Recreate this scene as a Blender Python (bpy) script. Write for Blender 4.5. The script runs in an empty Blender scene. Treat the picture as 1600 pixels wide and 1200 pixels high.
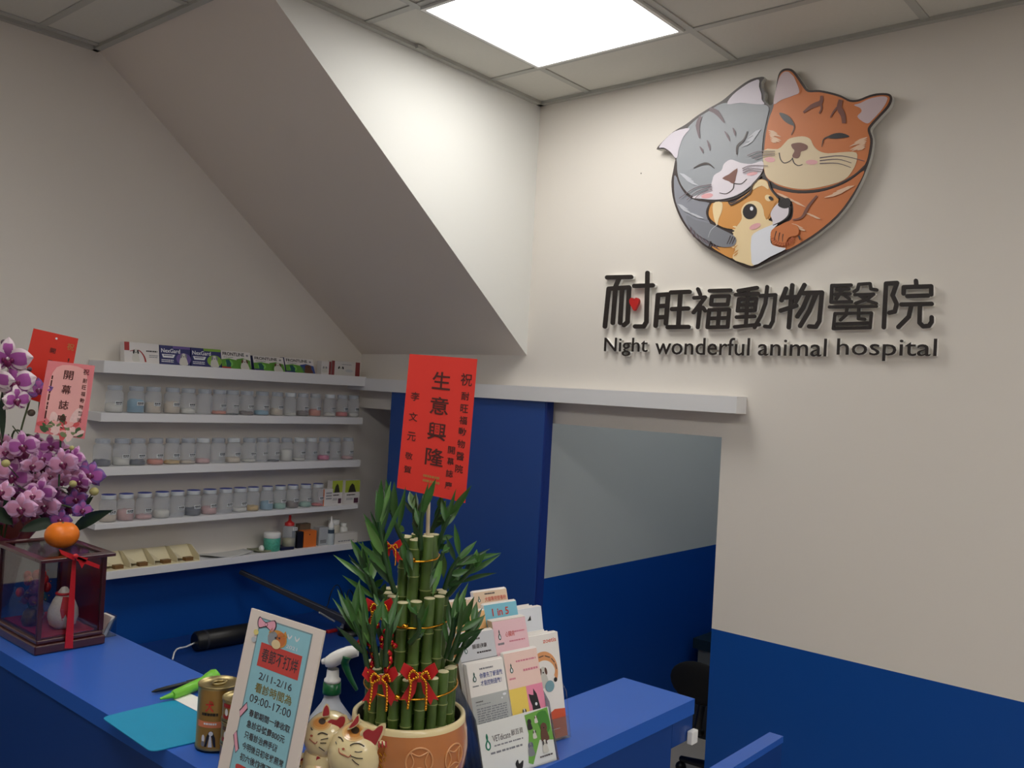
import bpy, bmesh, math, random
from mathutils import Vector, Matrix, noise
from mathutils.geometry import tessellate_polygon
PI = math.pi
random.seed(7)
sc = bpy.context.scene
COL = sc.collection

# ------------------------------------------------------------------ camera
EYE = Vector((0, 0, 1.64))
YAW, PITCH, ROLL, FPX = 7.06421379e-01, 8.92858379e-03, 5.54812682e-02, 1.39067727e+03
_F = Vector((math.cos(PITCH)*math.cos(YAW), math.cos(PITCH)*math.sin(YAW), math.sin(PITCH)))
_r = Vector((math.sin(YAW), -math.cos(YAW), 0)); _u = _r.cross(_F)
RT = math.cos(ROLL)*_r + math.sin(ROLL)*_u
UP = -math.sin(ROLL)*_r + math.cos(ROLL)*_u
cd = bpy.data.cameras.new('camera'); cam = bpy.data.objects.new('camera', cd); COL.objects.link(cam)
cd.sensor_width = 36; cd.lens = 36*FPX/1600; cd.clip_start = .02
M3 = Matrix((RT, UP, -_F)).transposed()
cam.matrix_world = Matrix.Translation(EYE) @ M3.to_4x4()
sc.camera = cam

# ------------------------------------------------------------------ world, exposure
w = bpy.data.worlds.new('world'); sc.world = w; w.use_nodes = True
w.node_tree.nodes['Background'].inputs[0].default_value = (.9, .95, 1, 1)
w.node_tree.nodes['Background'].inputs[1].default_value = .1
sc.view_settings.view_transform = 'Standard'; sc.view_settings.look = 'None'
sc.view_settings.gamma = 1; sc.view_settings.exposure = 1.2
sc.view_settings.use_curve_mapping = False
sc.cycles.use_denoising = True
sc.cycles.max_bounces = 10; sc.cycles.diffuse_bounces = 6; sc.cycles.transparent_max_bounces = 24
sc.cycles.caustics_reflective = False; sc.cycles.caustics_refractive = False
LAMP = 4.2          # strength of the ceiling panels
LAMP_SPOTS = [(2.0675, 1.68), (.2975, 1.68), (2.0675, -.68), (2.0675, -1.86), (.2975, .50), (.2975, -.68), (.2975, -1.86), (-1.4725, -1.86)]  # first panel is in view; the rest are unseen, added for ambient light

# ------------------------------------------------------------------ helpers
def at(x, y, ax, v):
    d = (x-800)/FPX*RT - (y-600)/FPX*UP + _F
    return EYE + d*((v-EYE[ax])/d[ax])
def pr(P):
    d = Vector(P)-EYE; z = d.dot(_F)
    return 800+FPX*d.dot(RT)/z, 600-FPX*d.dot(UP)/z
def zat(P, y):
    lo, hi = 0, 3
    for _ in range(40):
        m = (lo+hi)/2
        if pr((P[0], P[1], m))[1] > y: lo = m
        else: hi = m
    return m
def lin(c):
    return tuple((v/255/12.92 if v/255 <= .04045 else ((v/255+.055)/1.055)**2.4) for v in c)
MATS = {}
def mat(name, rgb, rough=.55, metal=0, spec=.5, emit=0, noise_amt=0, nscale=30, bump=0, alpha=None, coat=0, trans=0):
    if name in MATS: return MATS[name]
    m = bpy.data.materials.new(name); m.use_nodes = True; nt = m.node_tree
    b = nt.nodes['Principled BSDF']; c = lin(rgb)
    b.inputs['Base Color'].default_value = (*c, 1); b.inputs['Roughness'].default_value = rough
    b.inputs['Metallic'].default_value = metal; b.inputs['Specular IOR Level'].default_value = spec
    b.inputs['Coat Weight'].default_value = coat
    if emit:
        b.inputs['Emission Color'].default_value = (*c, 1); b.inputs['Emission Strength'].default_value = emit
    tc = nt.nodes.new('ShaderNodeTexCoord'); n = nt.nodes.new('ShaderNodeTexNoise')
    n.inputs['Scale'].default_value = nscale; n.inputs['Detail'].default_value = 4
    nt.links.new(tc.outputs['Object'], n.inputs['Vector'])
    if noise_amt:
        mx = nt.nodes.new('ShaderNodeMix'); mx.data_type = 'RGBA'
        mx.inputs[6].default_value = (*[v*(1-noise_amt) for v in c], 1)
        mx.inputs[7].default_value = (*[min(1, v*(1+noise_amt)) for v in c], 1)
        nt.links.new(n.outputs['Fac'], mx.inputs[0]); nt.links.new(mx.outputs[2], b.inputs['Base Color'])
    if bump:
        bp = nt.nodes.new('ShaderNodeBump'); bp.inputs['Strength'].default_value = bump; bp.inputs['Distance'].default_value = .002
        nt.links.new(n.outputs['Fac'], bp.inputs['Height']); nt.links.new(bp.outputs[0], b.inputs['Normal'])
    if alpha is not None:
        out = nt.nodes['Material Output']; t = nt.nodes.new('ShaderNodeBsdfTransparent'); ms = nt.nodes.new('ShaderNodeMixShader')
        ms.inputs[0].default_value = alpha
        nt.links.new(t.outputs[0], ms.inputs[1]); nt.links.new(b.outputs[0], ms.inputs[2]); nt.links.new(ms.outputs[0], out.inputs[0])
    MATS[name] = m
    return m
def glass(name, tint=(235, 240, 240), base=.06):
    if name in MATS: return MATS[name]
    m = bpy.data.materials.new(name); m.use_nodes = True; nt = m.node_tree; nt.nodes.clear()
    out = nt.nodes.new('ShaderNodeOutputMaterial'); t = nt.nodes.new('ShaderNodeBsdfTransparent'); g = nt.nodes.new('ShaderNodeBsdfGlossy')
    t.inputs[0].default_value = (*lin(tint), 1); g.inputs['Roughness'].default_value = .04
    lw = nt.nodes.new('ShaderNodeLayerWeight'); lw.inputs[0].default_value = .25
    ma = nt.nodes.new('ShaderNodeMath'); ma.operation = 'MULTIPLY_ADD'; ma.inputs[1].default_value = .35; ma.inputs[2].default_value = base
    ms = nt.nodes.new('ShaderNodeMixShader')
    nt.links.new(lw.outputs['Fresnel'], ma.inputs[0]); nt.links.new(ma.outputs[0], ms.inputs[0])
    nt.links.new(t.outputs[0], ms.inputs[1]); nt.links.new(g.outputs[0], ms.inputs[2]); nt.links.new(ms.outputs[0], out.inputs[0])
    MATS[name] = m
    return m
def two_tone(name, low, high, z, r1=.45, r2=.75):
    """wall paint: blue dado below height z, pale paint above"""
    m = bpy.data.materials.new(name); m.use_nodes = True; nt = m.node_tree; b = nt.nodes['Principled BSDF']
    g = nt.nodes.new('ShaderNodeNewGeometry'); s = nt.nodes.new('ShaderNodeSeparateXYZ'); nt.links.new(g.outputs['Position'], s.inputs[0])
    gt = nt.nodes.new('ShaderNodeMath'); gt.operation = 'GREATER_THAN'; gt.inputs[1].default_value = z; nt.links.new(s.outputs['Z'], gt.inputs[0])
    mx = nt.nodes.new('ShaderNodeMix'); mx.data_type = 'RGBA'; mx.inputs[6].default_value = (*lin(low), 1); mx.inputs[7].default_value = (*lin(high), 1)
    nt.links.new(gt.outputs[0], mx.inputs[0]); nt.links.new(mx.outputs[2], b.inputs['Base Color'])
    mr = nt.nodes.new('ShaderNodeMapRange'); mr.inputs[3].default_value = r1; mr.inputs[4].default_value = r2
    nt.links.new(gt.outputs[0], mr.inputs[0]); nt.links.new(mr.outputs[0], b.inputs['Roughness'])
    n = nt.nodes.new('ShaderNodeTexNoise'); n.inputs['Scale'].default_value = 180; bp = nt.nodes.new('ShaderNodeBump')
    bp.inputs['Strength'].default_value = .08; bp.inputs['Distance'].default_value = .001
    nt.links.new(g.outputs['Position'], n.inputs['Vector']); nt.links.new(n.outputs['Fac'], bp.inputs['Height']); nt.links.new(bp.outputs[0], b.inputs['Normal'])
    b.inputs['Specular IOR Level'].default_value = .3
    return m

class MB:
    def __init__(s): s.v = []; s.f = []; s.m = []; s.sm = []; s.mats = []
    def mi(s, m):
        if m not in s.mats: s.mats.append(m)
        return s.mats.index(m)
    def add(s, vs, fs, m, smooth=False):
        o = len(s.v); s.v += [Vector(p) for p in vs]; k = s.mi(m)
        for f in fs: s.f.append([i+o for i in f]); s.m.append(k); s.sm.append(smooth)
        return s
    def box(s, lo, hi, m, M=None):
        vs = [Vector((x, y, z)) for x in (lo[0], hi[0]) for y in (lo[1], hi[1]) for z in (lo[2], hi[2])]
        if M: vs = [M(*p) if callable(M) else M @ p for p in vs]
        return s.add(vs, [(0, 1, 3, 2), (4, 6, 7, 5), (0, 4, 5, 1), (2, 3, 7, 6), (0, 2, 6, 4), (1, 5, 7, 3)], m)
    def hexa(s, q, q2, m):       # two matching quads
        return s.add(list(q)+list(q2), [(0, 1, 2, 3), (7, 6, 5, 4), (0, 4, 5, 1), (1, 5, 6, 2), (2, 6, 7, 3), (3, 7, 4, 0)], m)
    def quad(s, q, m): return s.add(q, [tuple(range(len(q)))], m)
    def prism(s, pts, d, m, side=None):
        """solid from a planar outline (3D points) and a depth vector"""
        n = len(pts); a = [Vector(p) for p in pts]; b = [p+Vector(d) for p in a]
        tr = [tuple(t) for t in tessellate_polygon([a])]
        s.add(a, tr, m); s.add(b, [tuple(reversed(t)) for t in tr], side or m)
        s.add(a+b, [(i, (i+1) % n, n+(i+1) % n, n+i) for i in range(n)], side or m)
        return s
    def fill(s, pts, m):
        a = [Vector(p) for p in pts]
        return s.add(a, [tuple(t) for t in tessellate_polygon([a])], m)
    def lathe(s, prof, c=(0, 0, 0), m=None, n=24, ax=None, smooth=True, mats=None, sx=1, sy=1):
        """prof: [(r,z)...]; ax: direction"""
        q = Vector(ax).to_track_quat('Z', 'Y') if ax is not None else None
        vs = []; c = Vector(c)
        for r, z in prof:
            for k in range(n):
                a = 2*PI*k/n; p = Vector((r*math.cos(a)*sx, r*math.sin(a)*sy, z))
                vs.append(c+(q @ p if q else p))
        o = len(s.v); s.v += vs
        for i in range(len(prof)-1):
            mm = s.mi(mats[i] if mats else m)
            for k in range(n):
                k2 = (k+1) % n
                s.f.append([o+i*n+k, o+i*n+k2, o+(i+1)*n+k2, o+(i+1)*n+k]); s.m.append(mm); s.sm.append(smooth)
        return s
    def ell(s, c, r, m, n=20, k=12, M=None):
        vs = []; 
        for i in range(k+1):
            t = PI*i/k
            for j in range(n):
                a = 2*PI*j/n; p = Vector((r[0]*math.sin(t)*math.cos(a), r[1]*math.sin(t)*math.sin(a), r[2]*math.cos(t)))
                if M: p = M @ p
                vs.append(Vector(c)+p)
        return s.add(vs, [(i*n+j, (i+1)*n+j, (i+1)*n+(j+1) % n, i*n+(j+1) % n) for i in range(k) for j in range(n)], m, True)
    def tube(s, path, r, m, n=8, caps=True, flat=1):
        path = [Vector(p) for p in path]; rs = r if isinstance(r, (list, tuple)) else [r]*len(path)
        vs = []; prev = None
        for i, p in enumerate(path):
            t = (path[min(i+1, len(path)-1)]-path[max(i-1, 0)]).normalized()
            if prev is None: a = t.orthogonal().normalized()
            else: a = (prev-t*prev.dot(t)); a = a.normalized() if a.length > 1e-6 else t.orthogonal().normalized()
            prev = a; b = t.cross(a)
            for k in range(n):
                g = 2*PI*k/n; vs.append(p+rs[i]*(math.cos(g)*a+math.sin(g)*b*flat))
        fs = [(i*n+k, i*n+(k+1) % n, (i+1)*n+(k+1) % n, (i+1)*n+k) for i in range(len(path)-1) for k in range(n)]
        s.add(vs, fs, m, True)
        if caps:
            o = len(path)-1
            s.add(vs[:n], [tuple(reversed(range(n)))], m); s.add(vs[o*n:], [tuple(range(n))], m)
        return s
    def mesh(s, name, loc=(0, 0, 0)):
        me = bpy.data.meshes.new(name); L = Vector(loc)
        me.from_pydata([p-L for p in s.v], [], s.f)
        for m in s.mats: me.materials.append(m)
        me.polygons.foreach_set('material_index', s.m); me.polygons.foreach_set('use_smooth', s.sm); me.update()
        return me
    def build(s, name, parent=None, loc=None, label=None, bevel=0, fix=True):
        """one mesh object. Coordinates are world coordinates; a child's are made relative to its parent's place"""
        ploc = wloc(parent) if parent else Vector((0, 0, 0))
        L = Vector(loc) if loc is not None else (ploc if parent else Vector((0, 0, 0)))
        me = s.mesh(name, L)
        if fix:
            bm = bmesh.new(); bm.from_mesh(me); bmesh.ops.recalc_face_normals(bm, faces=bm.faces); bm.to_mesh(me); bm.free()
        o = bpy.data.objects.new(name, me); COL.objects.link(o); o.location = L-ploc
        if parent: o.parent = parent
        if label: o['label'] = label
        if bevel:
            md = o.modifiers.new('bevel', 'BEVEL'); md.width = bevel; md.segments = 2; md.limit_method = 'ANGLE'
        return o
def wloc(o):
    L = Vector(o.location)
    while o.parent: o = o.parent; L += o.location
    return L
def tag(o, label, cat, group=None, kind=None):
    o['label'] = label; o['category'] = cat
    if group: o['group'] = group
    if kind: o['kind'] = kind
    return o
def thing(name, label, cat, loc, group=None):
    o = bpy.data.objects.new(name, None); COL.objects.link(o); o.location = loc; o.empty_display_size = .05
    return tag(o, label, cat, group)
def struct(o): o['kind'] = 'structure'; return o
def copy_tree(o, parent=None):
    c = o.copy(); COL.objects.link(c); c.parent = parent
    for ch in list(o.children): copy_tree(ch, c)
    return c
# text outlines from the built-in font
_TX = {}
def text_geo(body, bold=0.0):
    key = (body, bold)
    if key in _TX: return _TX[key]
    cu = bpy.data.curves.new('txt', 'FONT'); cu.body = body; cu.resolution_u = 3; cu.offset = bold; cu.size = 1
    o = bpy.data.objects.new('txt', cu); COL.objects.link(o)
    dg = bpy.context.evaluated_depsgraph_get(); dg.update()
    me = bpy.data.meshes.new_from_object(o.evaluated_get(dg))
    vs = [(v.co.x, v.co.y) for v in me.vertices]; fs = [tuple(p.vertices) for p in me.polygons]
    ek = {}
    for f in fs:
        for i in range(len(f)):
            a, b = f[i], f[(i+1) % len(f)]; ek[(min(a, b), max(a, b))] = ek.get((min(a, b), max(a, b)), []) + [(a, b)]
    bd = [e[0] for e in ek.values() if len(e) == 1]
    bpy.data.objects.remove(o); bpy.data.curves.remove(cu); bpy.data.meshes.remove(me)
    xs = [v[0] for v in vs] or [0, 1]; ys = [v[1] for v in vs] or [0, 1]
    _TX[key] = (vs, fs, bd, (min(xs), min(ys), max(xs), max(ys)))
    return _TX[key]
def put_text(mb, P, body, rect, m, keep=False, bold=0.0, thick=None, aspect=1.0, side=None):
    """P(u,v)->3D; rect=(u0,v0,u1,v1), v down. keep: keep proportions inside rect (aspect = real width of u over real length of v)"""
    vs, fs, bd, (x0, y0, x1, y1) = text_geo(body, bold)
    if not vs: return
    u0, v0, u1, v1 = rect
    if keep:
        W = (u1-u0)*aspect; H = v1-v0; s = min(W/(x1-x0), H/(y1-y0)); uw = s*(x1-x0)/aspect; vh = s*(y1-y0)
        u0 = (u0+u1-uw)/2; v0 = (v0+v1-vh)/2; u1 = u0+uw; v1 = v0+vh
    pts = [P(u0+(x-x0)/(x1-x0)*(u1-u0), v1-(y-y0)/(y1-y0)*(v1-v0)) for x, y in vs]
    mb.add(pts, fs, m)
    if thick is not None:
        t = Vector(thick); b = [p+t for p in pts]; n = len(pts)
        mb.add(b, [tuple(reversed(f)) for f in fs], side or m)
        mb.add(pts+b, [(a, c, n+c, n+a) for a, c in bd], side or m)
def smooth_loop(pts, k=5, closed=True):
    n = len(pts); out = []
    rng = range(n) if closed else range(n-1)
    for i in rng:
        g = (lambda j: pts[j % n]) if closed else (lambda j: pts[max(0, min(n-1, j))])
        p0, p1, p2, p3 = g(i-1), g(i), g(i+1), g(i+2)
        for j in range(k):
            t = j/k
            out.append(tuple(.5*((2*p1[d])+(-p0[d]+p2[d])*t+(2*p0[d]-5*p1[d]+4*p2[d]-p3[d])*t*t+(-p0[d]+3*p1[d]-3*p2[d]+p3[d])*t**3) for d in range(len(p1))))
    if not closed: out.append(tuple(pts[-1]))
    return out
def stroke2(pts, w0, w1=None, k=5, wm=None):
    """a tapered stroke as a closed 2D outline; widths at start, end and optional middle"""
    c = smooth_loop(pts, k, False); n = len(c); w1 = w0 if w1 is None else w1; L = []; R = []
    for i, p in enumerate(c):
        a = c[max(0, i-1)]; b = c[min(n-1, i+1)]; dx, dy = b[0]-a[0], b[1]-a[1]; l = math.hypot(dx, dy) or 1
        t = i/(n-1); w = (w0*(1-t)+w1*t) if wm is None else (w0*(1-2*t)+wm*2*t if t < .5 else wm*(2-2*t)+w1*(2*t-1))
        L.append((p[0]-dy/l*w/2, p[1]+dx/l*w/2)); R.append((p[0]+dy/l*w/2, p[1]-dx/l*w/2))
    return L+R[::-1]
def bil(TL, TR, BR, BL, lift=(0, 0, 0)):
    TL, TR, BR, BL, lift = map(Vector, (TL, TR, BR, BL, lift))
    return lambda u, v, h=0: (TL*(1-u)+TR*u)*(1-v)+(BL*(1-u)+BR*u)*v+lift*(1+h)
def rrect(u0, v0, u1, v1, ru, rv=None, k=5):
    rv = rv or ru; o = []
    for cx, cy, a0 in ((u1-ru, v0+rv, -PI/2), (u1-ru, v1-rv, 0), (u0+ru, v1-rv, PI/2), (u0+ru, v0+rv, PI)):
        for i in range(k+1):
            a = a0+PI/2*i/k; o.append((cx+ru*math.cos(a), cy+rv*math.sin(a)))
    return o
def oval(cx, cy, rx, ry, rot=0, n=18):
    return [(cx+rx*math.cos(a)*math.cos(rot)-ry*math.sin(a)*math.sin(rot), cy+rx*math.cos(a)*math.sin(rot)+ry*math.sin(a)*math.cos(rot)) for a in [2*PI*i/n for i in range(n)]]

# ------------------------------------------------------------------ materials
A, B, C, H = 2.669, 3.199, 2.211, 2.77          # sign wall X, shelf wall Y, stair side Y, ceiling
DADO = .905
paint = two_tone('wall_paint', (10, 74, 156), (227, 221, 213), DADO)
paint_in = two_tone('back_room_paint', (10, 76, 168), (206, 212, 212), DADO)
white_paint = mat('white_paint', (224, 224, 220), .75, spec=.3, bump=.05, nscale=180)
soffit_m = mat('soffit_paint', (226, 217, 207), .8, spec=.3, bump=.05, nscale=150)
ceil_m = mat('ceiling_tile', (208, 206, 198), .85, spec=.2, noise_amt=.03, nscale=90, bump=.15)
tbar_m = mat('ceiling_grid_metal', (176, 176, 170), .5)
floor_m = mat('floor_vinyl', (216, 206, 192), .4, noise_amt=.08, nscale=6)
door_m = mat('blue_door_laminate', (36, 76, 150), .38, noise_amt=.04, nscale=3)
doore_m = mat('blue_door_edge', (20, 50, 130), .45)
shelf_m = mat('white_shelf', (228, 228, 230), .45)
counter_m = mat('blue_counter_laminate', (48, 98, 192), .3, noise_amt=.04, nscale=5)
counterf_m = mat('navy_counter_front', (24, 62, 132), .4, noise_amt=.04, nscale=5)
black = mat('black_plastic', (18, 18, 20), .4)
blackf = mat('black_fabric', (16, 15, 16), .85, bump=.3, nscale=300)
white = mat('white_plastic', (235, 235, 232), .35)
paper = mat('white_paper', (238, 234, 230), .7)

# ------------------------------------------------------------------ the room
def sbox(name, lo, hi, m, bevel=0): return struct(MB().box(lo, hi, m).build(name, loc=lo, bevel=bevel))
X0, Y0, X2 = -3.2, -3.4, 4.7
sbox('floor', (X0, Y0, -.05), (X2, B, 0), floor_m)
# ceiling panels in a 0.59 m grid
mb = MB(); mb.box((X0, Y0, H), (X2, B, H+.05), ceil_m); struct(mb.build('ceiling', loc=(0, 0, H)))
gx = [2.365-.59*k for k in range(0, 10)]; gy = [1.97-.59*k for k in range(-2, 10)]
mb = MB()
for x in gx: mb.box((x-.012, Y0, H-.004), (x+.012, B if x < 1.39 else C, H), tbar_m)
for y in gy: mb.box((X0, y-.012, H-.0045), (A if y < C else 1.39, y+.012, H), tbar_m)
struct(mb.build('trim_1', loc=(0, 0, H)))
mb = MB()
for lo, hi in (((A-.022, Y0, H-.012), (A, C, H)), ((1.395, C-.022, H-.012), (A, C, H)), ((1.372, C-.022, H-.012), (1.395, B, H)), ((X0, B-.022, H-.012), (1.395, B, H))):
    mb.box(lo, hi, tbar_m)
mb.box((1.98, C-.034, H-.016), (2.02, C-.022, H-.004), tbar_m)
struct(mb.build('trim_2', loc=(0, 0, H)))
OY, OZ = 1.363, 1.53                            # opening in the sign wall
mb = MB(); mb.box((A, Y0, 0), (A+.12, OY, H+.05), paint); mb.box((A, OY, OZ), (A+.12, B, H+.05), paint)
struct(mb.build('wall_right', loc=(A, 0, 0)))
sbox('wall_left', (X0, B, -.05), (X2+.1, B+.1, H+.05), paint)
sbox('wall_back', (X0, Y0-.1, -.05), (X2+.1, Y0, H+.05), paint)
sbox('wall_near', (X0-.1, Y0-.1, -.05), (X0, B+.1, H+.05), paint)
# boxed-in staircase: sloping underside and upright side
sl = (2.77-1.786)/(2.669-1.395)
mb = MB()
pts = [Vector((1.395, C, H)), Vector((A, C, 1.786)), Vector((A, C, H))]
mb.add([(1.395, C, H+.05), (1.395, C, H), (A, C, 1.786), (A, C, H+.05)], [(0, 1, 2, 3)], white_paint)
mb.add([(1.395, C, H), (A, C, 1.786), (A, B, 1.776), (1.395, B, H)], [(0, 1, 2, 3)], soffit_m)
mb.add([(1.395, C, H+.05), (1.395, B, H+.05), (1.395, B, H), (1.395, C, H)], [(0, 1, 2, 3)], soffit_m)
mb.add([(1.395, C, H+.05), (A, C, H+.05), (A, B, H+.05), (1.395, B, H+.05)], [(0, 1, 2, 3)], soffit_m)
mb.add([(A, C, 1.786), (A, C, H+.05), (A, B, H+.05), (A, B, 1.776)], [(0, 1, 2, 3)], soffit_m)
mb.add([(1.395, B, H), (A, B, 1.776), (A, B, H+.05), (1.395, B, H+.05)], [(0, 1, 2, 3)], soffit_m)
struct(mb.build('wall_stair', loc=(1.395, C, H)))
# room behind the opening
mb = MB(); mb.hexa([(A+.12, 2.3, 1.56), (A+.12, B, 1.56), (A+.12, B, 1.7), (A+.12, 2.3, 1.7)], [(4.6, 2.3, .1), (4.6, B, .1), (4.6, B, .2), (4.6, 2.3, .2)], soffit_m)
struct(mb.build('wall_stair_low', loc=(A+.12, 2.3, 1.5)))
sbox('wall_inner', (A+.12, 2.175, 0), (X2, 2.28, H), paint_in)
sbox('wall_far', (X2-.06, Y0, 0), (X2+.04, 2.175, H), paint_in)
sbox('wall_side', (A+.12, .3, 0), (X2-.06, .4, H), paint_in)

# ------------------------------------------------------------------ ceiling lamps
lamp_e = mat('lamp_diffuser', (255, 253, 248), .5, emit=LAMP)
frame_m = mat('lamp_frame', (225, 225, 222), .4)
def lamp(x, y, label, group):
    t = thing('ceiling_light', label, 'ceiling light', (x, y, H), group)
    a, b = .2675, .2725
    mb = MB()
    for lo, hi in (((x-a-.012, y-b-.012, H-.012), (x-a, y+b+.012, H)), ((x+a, y-b-.012, H-.012), (x+a+.012, y+b+.012, H)),
                   ((x-a, y-b-.012, H-.012), (x+a, y-b, H)), ((x-a, y+b, H-.012), (x+a, y+b+.012, H))): mb.box(lo, hi, frame_m)
    mb.build('frame', t)
    MB().box((x-a, y-b, H-.009), (x+a, y+b, H-.001), lamp_e).build('diffuser', t, label='glowing white panel')
for i, (x, y) in enumerate(LAMP_SPOTS):
    lamp(x, y, 'square white LED ceiling panel, lit, in the tiled ceiling beside the stair box' if i == 0 else 'square white LED ceiling panel behind the viewer', None if i == 0 else 'unseen ceiling panels added for ambient light')

# ------------------------------------------------------------------ sliding door and its rail cover
t = thing('sliding_door', 'tall royal blue sliding door hanging below the white rail cover', 'door', (2.62, 2.49, .01))
mb = MB().box((2.612, 2.061, .01), (2.652, 2.915, 1.64), door_m); mb.build('door_panel', t, bevel=.002)
mb = MB().box((2.614, 2.052, .01), (2.653, 2.0605, 1.64), doore_m); mb.build('edge_strip', t, label='darker blue edge strip of the door')
mb = MB().box((2.63, 2.20, 1.64), (2.645, 2.24, 1.655), black); mb.box((2.63, 2.72, 1.64), (2.645, 2.76, 1.655), black); mb.build('roller', t)
t = thing('rail_cover', 'long white box rail cover running above the blue sliding door', 'rail', (A, 2.2, 1.61))
mb = MB()
zt = 1.665; zb = 1.611
mb.box((2.598, 1.288, zb), (2.604, B-.002, zt), shelf_m); mb.box((2.604, 1.288, zt-.006), (A-.001, B-.002, zt), shelf_m)
mb.build('cover_board', t)
MB().box((2.598, 1.282, zb), (A-.001, 1.288, zt), shelf_m).build('end_cap', t)
MB().lathe([(0, 0), (.003, .001), (.003, .004), (0, .005)], (2.601, 2.20, zb-.002), mat('bright_screw', (240, 240, 235), .2, metal=1), n=10).build('screw', t)

# ------------------------------------------------------------------ wall shelves
SY = 3.08
shelves = [(1.428, 2.605, 1.628, 1.671), (1.428, 2.599, 1.458, 1.489), (1.43, 2.599, 1.269, 1.3), (1.43, 2.600, 1.082, 1.102), (1.473, 2.586, .903, .931)]
names = ['topmost, holding boxed pet medicine', 'second from the top, with frosted jars', 'third from the top, in the middle of the stack', 'fourth from the top, with blue-lidded jars', 'lowest, above the blue wall paint']
for (xa, xb, za, zb_), nm in zip(shelves, names):
    o = MB().box((xa, SY, za), (xb, B-.001, zb_), shelf_m).build('wall_shelf', loc=(xa, B, za), bevel=.0015)
    tag(o, 'long white wall shelf, '+nm, 'shelf', 'white wall shelves')

# ------------------------------------------------------------------ counters
CT = 1.05
t = thing('reception_counter', 'royal blue L-shaped reception counter with narrow top carrying the plants', 'counter', (.85, 1.5, 0))
mb = MB()
mb.prism([(.735, .851, CT), (1.612, .851, CT), (1.612, 1.02, CT), (.965, 1.02, CT), (.965, 3.19, CT), (.735, 3.19, CT)], (0, 0, -.03), counter_m)
mb.build('countertop', t, bevel=.001)
mb = MB(); mb.box((.737, .853, .075), (.76, 3.19, CT-.03), counterf_m); mb.box((.94, 1.02, .075), (.963, 3.19, CT-.03), counterf_m)
mb.box((.76, .853, .0), (1.53, .876, CT-.03), counterf_m); mb.box((.963, .995, .0), (1.53, 1.018, CT-.03), counterf_m); mb.box((1.507, .876, 0), (1.53, .995, CT-.03), counterf_m)
mb.box((.76, .9, 0), (.94, 3.19, .075), counterf_m)
mb.build('front_panel', t)
MB().box((1.531, .853, .972), (1.61, 1.018, CT-.03), counterf_m).build('end_apron', t)
o = MB().box((1.588, .840, .966), (1.612, .852, .992), white).build('door_buzzer', loc=(1.6, .85, .98), bevel=.002)
tag(o, 'small white square switch stuck to the far end of the blue counter', 'switch')
t = thing('low_partition', 'low royal blue panel with lighter top edge, in the lower right corner', 'partition', (1.95, .88, 0))
MB().box((1.60, .862, .835), (2.086, .897, .85), counter_m).build('top_strip', t)
MB().box((1.602, .864, 0), (2.084, .895, .835), counterf_m).build('panel', t)
# desk below the shelves
DZ = .62
t = thing('staff_desk', 'dark blue work desk against the wall beneath the shelves', 'desk', (2.1, 2.95, 0))
MB().box((1.67, 2.69, DZ-.03), (2.60, 3.19, DZ), counterf_m).build('desk_top', t, bevel=.001)
for x in (1.70, 2.56): MB().box((x-.012, 2.72, 0), (x+.012, 3.18, DZ-.03), counterf_m).build('side_panel', t)
MB().box((1.712, 3.1, .2), (2.548, 3.12, DZ-.03), counterf_m).build('back_panel', t)
# things on the desk
a = at(303, 1018, 2, DZ); b = at(385, 1003, 2, DZ); b = a+(b-a)*1.35
t = thing('speaker_bar', 'black rounded bar-shaped device lying on the desk with a white cable', 'speaker', (a.x, a.y, DZ))
a.z = b.z = DZ+.0365
MB().tube([a, a+(b-a)*.02, a+(b-a)*.98, b], [.03, .036, .036, .03], black, n=20).build('body', t)
MB().tube([a+(b-a)*.12, a+(b-a)*.15], .0365, mat('grey_ring', (50, 50, 54), .4), n=20).build('ring', t)
MB().tube(smooth_loop([tuple(a+Vector((0, 0, -.005))), tuple(a+Vector((-.04, -.01, -.01))), tuple(a+Vector((-.095, -.03, -.015))), tuple(a+Vector((-.12, -.06, -.11)))], 4, False), .0032, white, n=6).build('cable', t, label='white cable')
gm = mat('dark_grey_metal', (62, 64, 72), .4, metal=.3)
a = at(375, 893, 1, 3.15); b = at(546, 972, 2, DZ+.05)
t = thing('desk_lamp', 'dark grey flat bar lamp slanting down in front of the blue wall', 'desk lamp', (b.x, b.y, DZ))
mb = MB(); d = (b-a).normalized(); s = Vector((0, 0, 1)).cross(d).normalized(); n_ = d.cross(s)
q = lambda P, w_, h_: [P+s*w_+n_*h_, P-s*w_+n_*h_, P-s*w_-n_*h_, P+s*w_-n_*h_]
mb.hexa(q(a, .010, .008), q(b, .016, .013), gm); mb.build('light_bar', t, bevel=.002)
MB().lathe([(0, 0), (.022, .001), (.022, .04), (0, .041)], (b.x, b.y, DZ+.02), black, n=20).build('hinge', t)
MB().lathe([(0, 0), (.045, 0), (.045, .012), (.02, .021), (0, .021)], (b.x, b.y, DZ), black, n=28).build('lamp_base', t)
def blob(c, r, m, amp, seed, n=28, k=16):
    mb = MB(); mb.ell(c, r, m, n, k)
    for i, p in enumerate(mb.v):
        q_ = noise.noise_vector(p*22+Vector((seed, 0, 0)))*amp; q_.z = abs(q_.z)*.8; p += q_
        if p.z < c[2]-r[2]: p.z = c[2]-r[2]
    return mb
bc = at(532, 985, 2, DZ+.02); bc.x += .09; bc.y += .03
o = blob((bc.x, bc.y, DZ+.022), (.07, .05, .02), mat('clear_bag', (190, 196, 200), .2, alpha=.6), .022, 3).build('plastic_bag', loc=(bc.x, bc.y, DZ))
tag(o, 'crumpled clear plastic bag lying on the desk behind the plant', 'bag')
P = at(499, 957, 1, bc.y-.06); Q = at(522, 971, 1, bc.y-.04)
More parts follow.
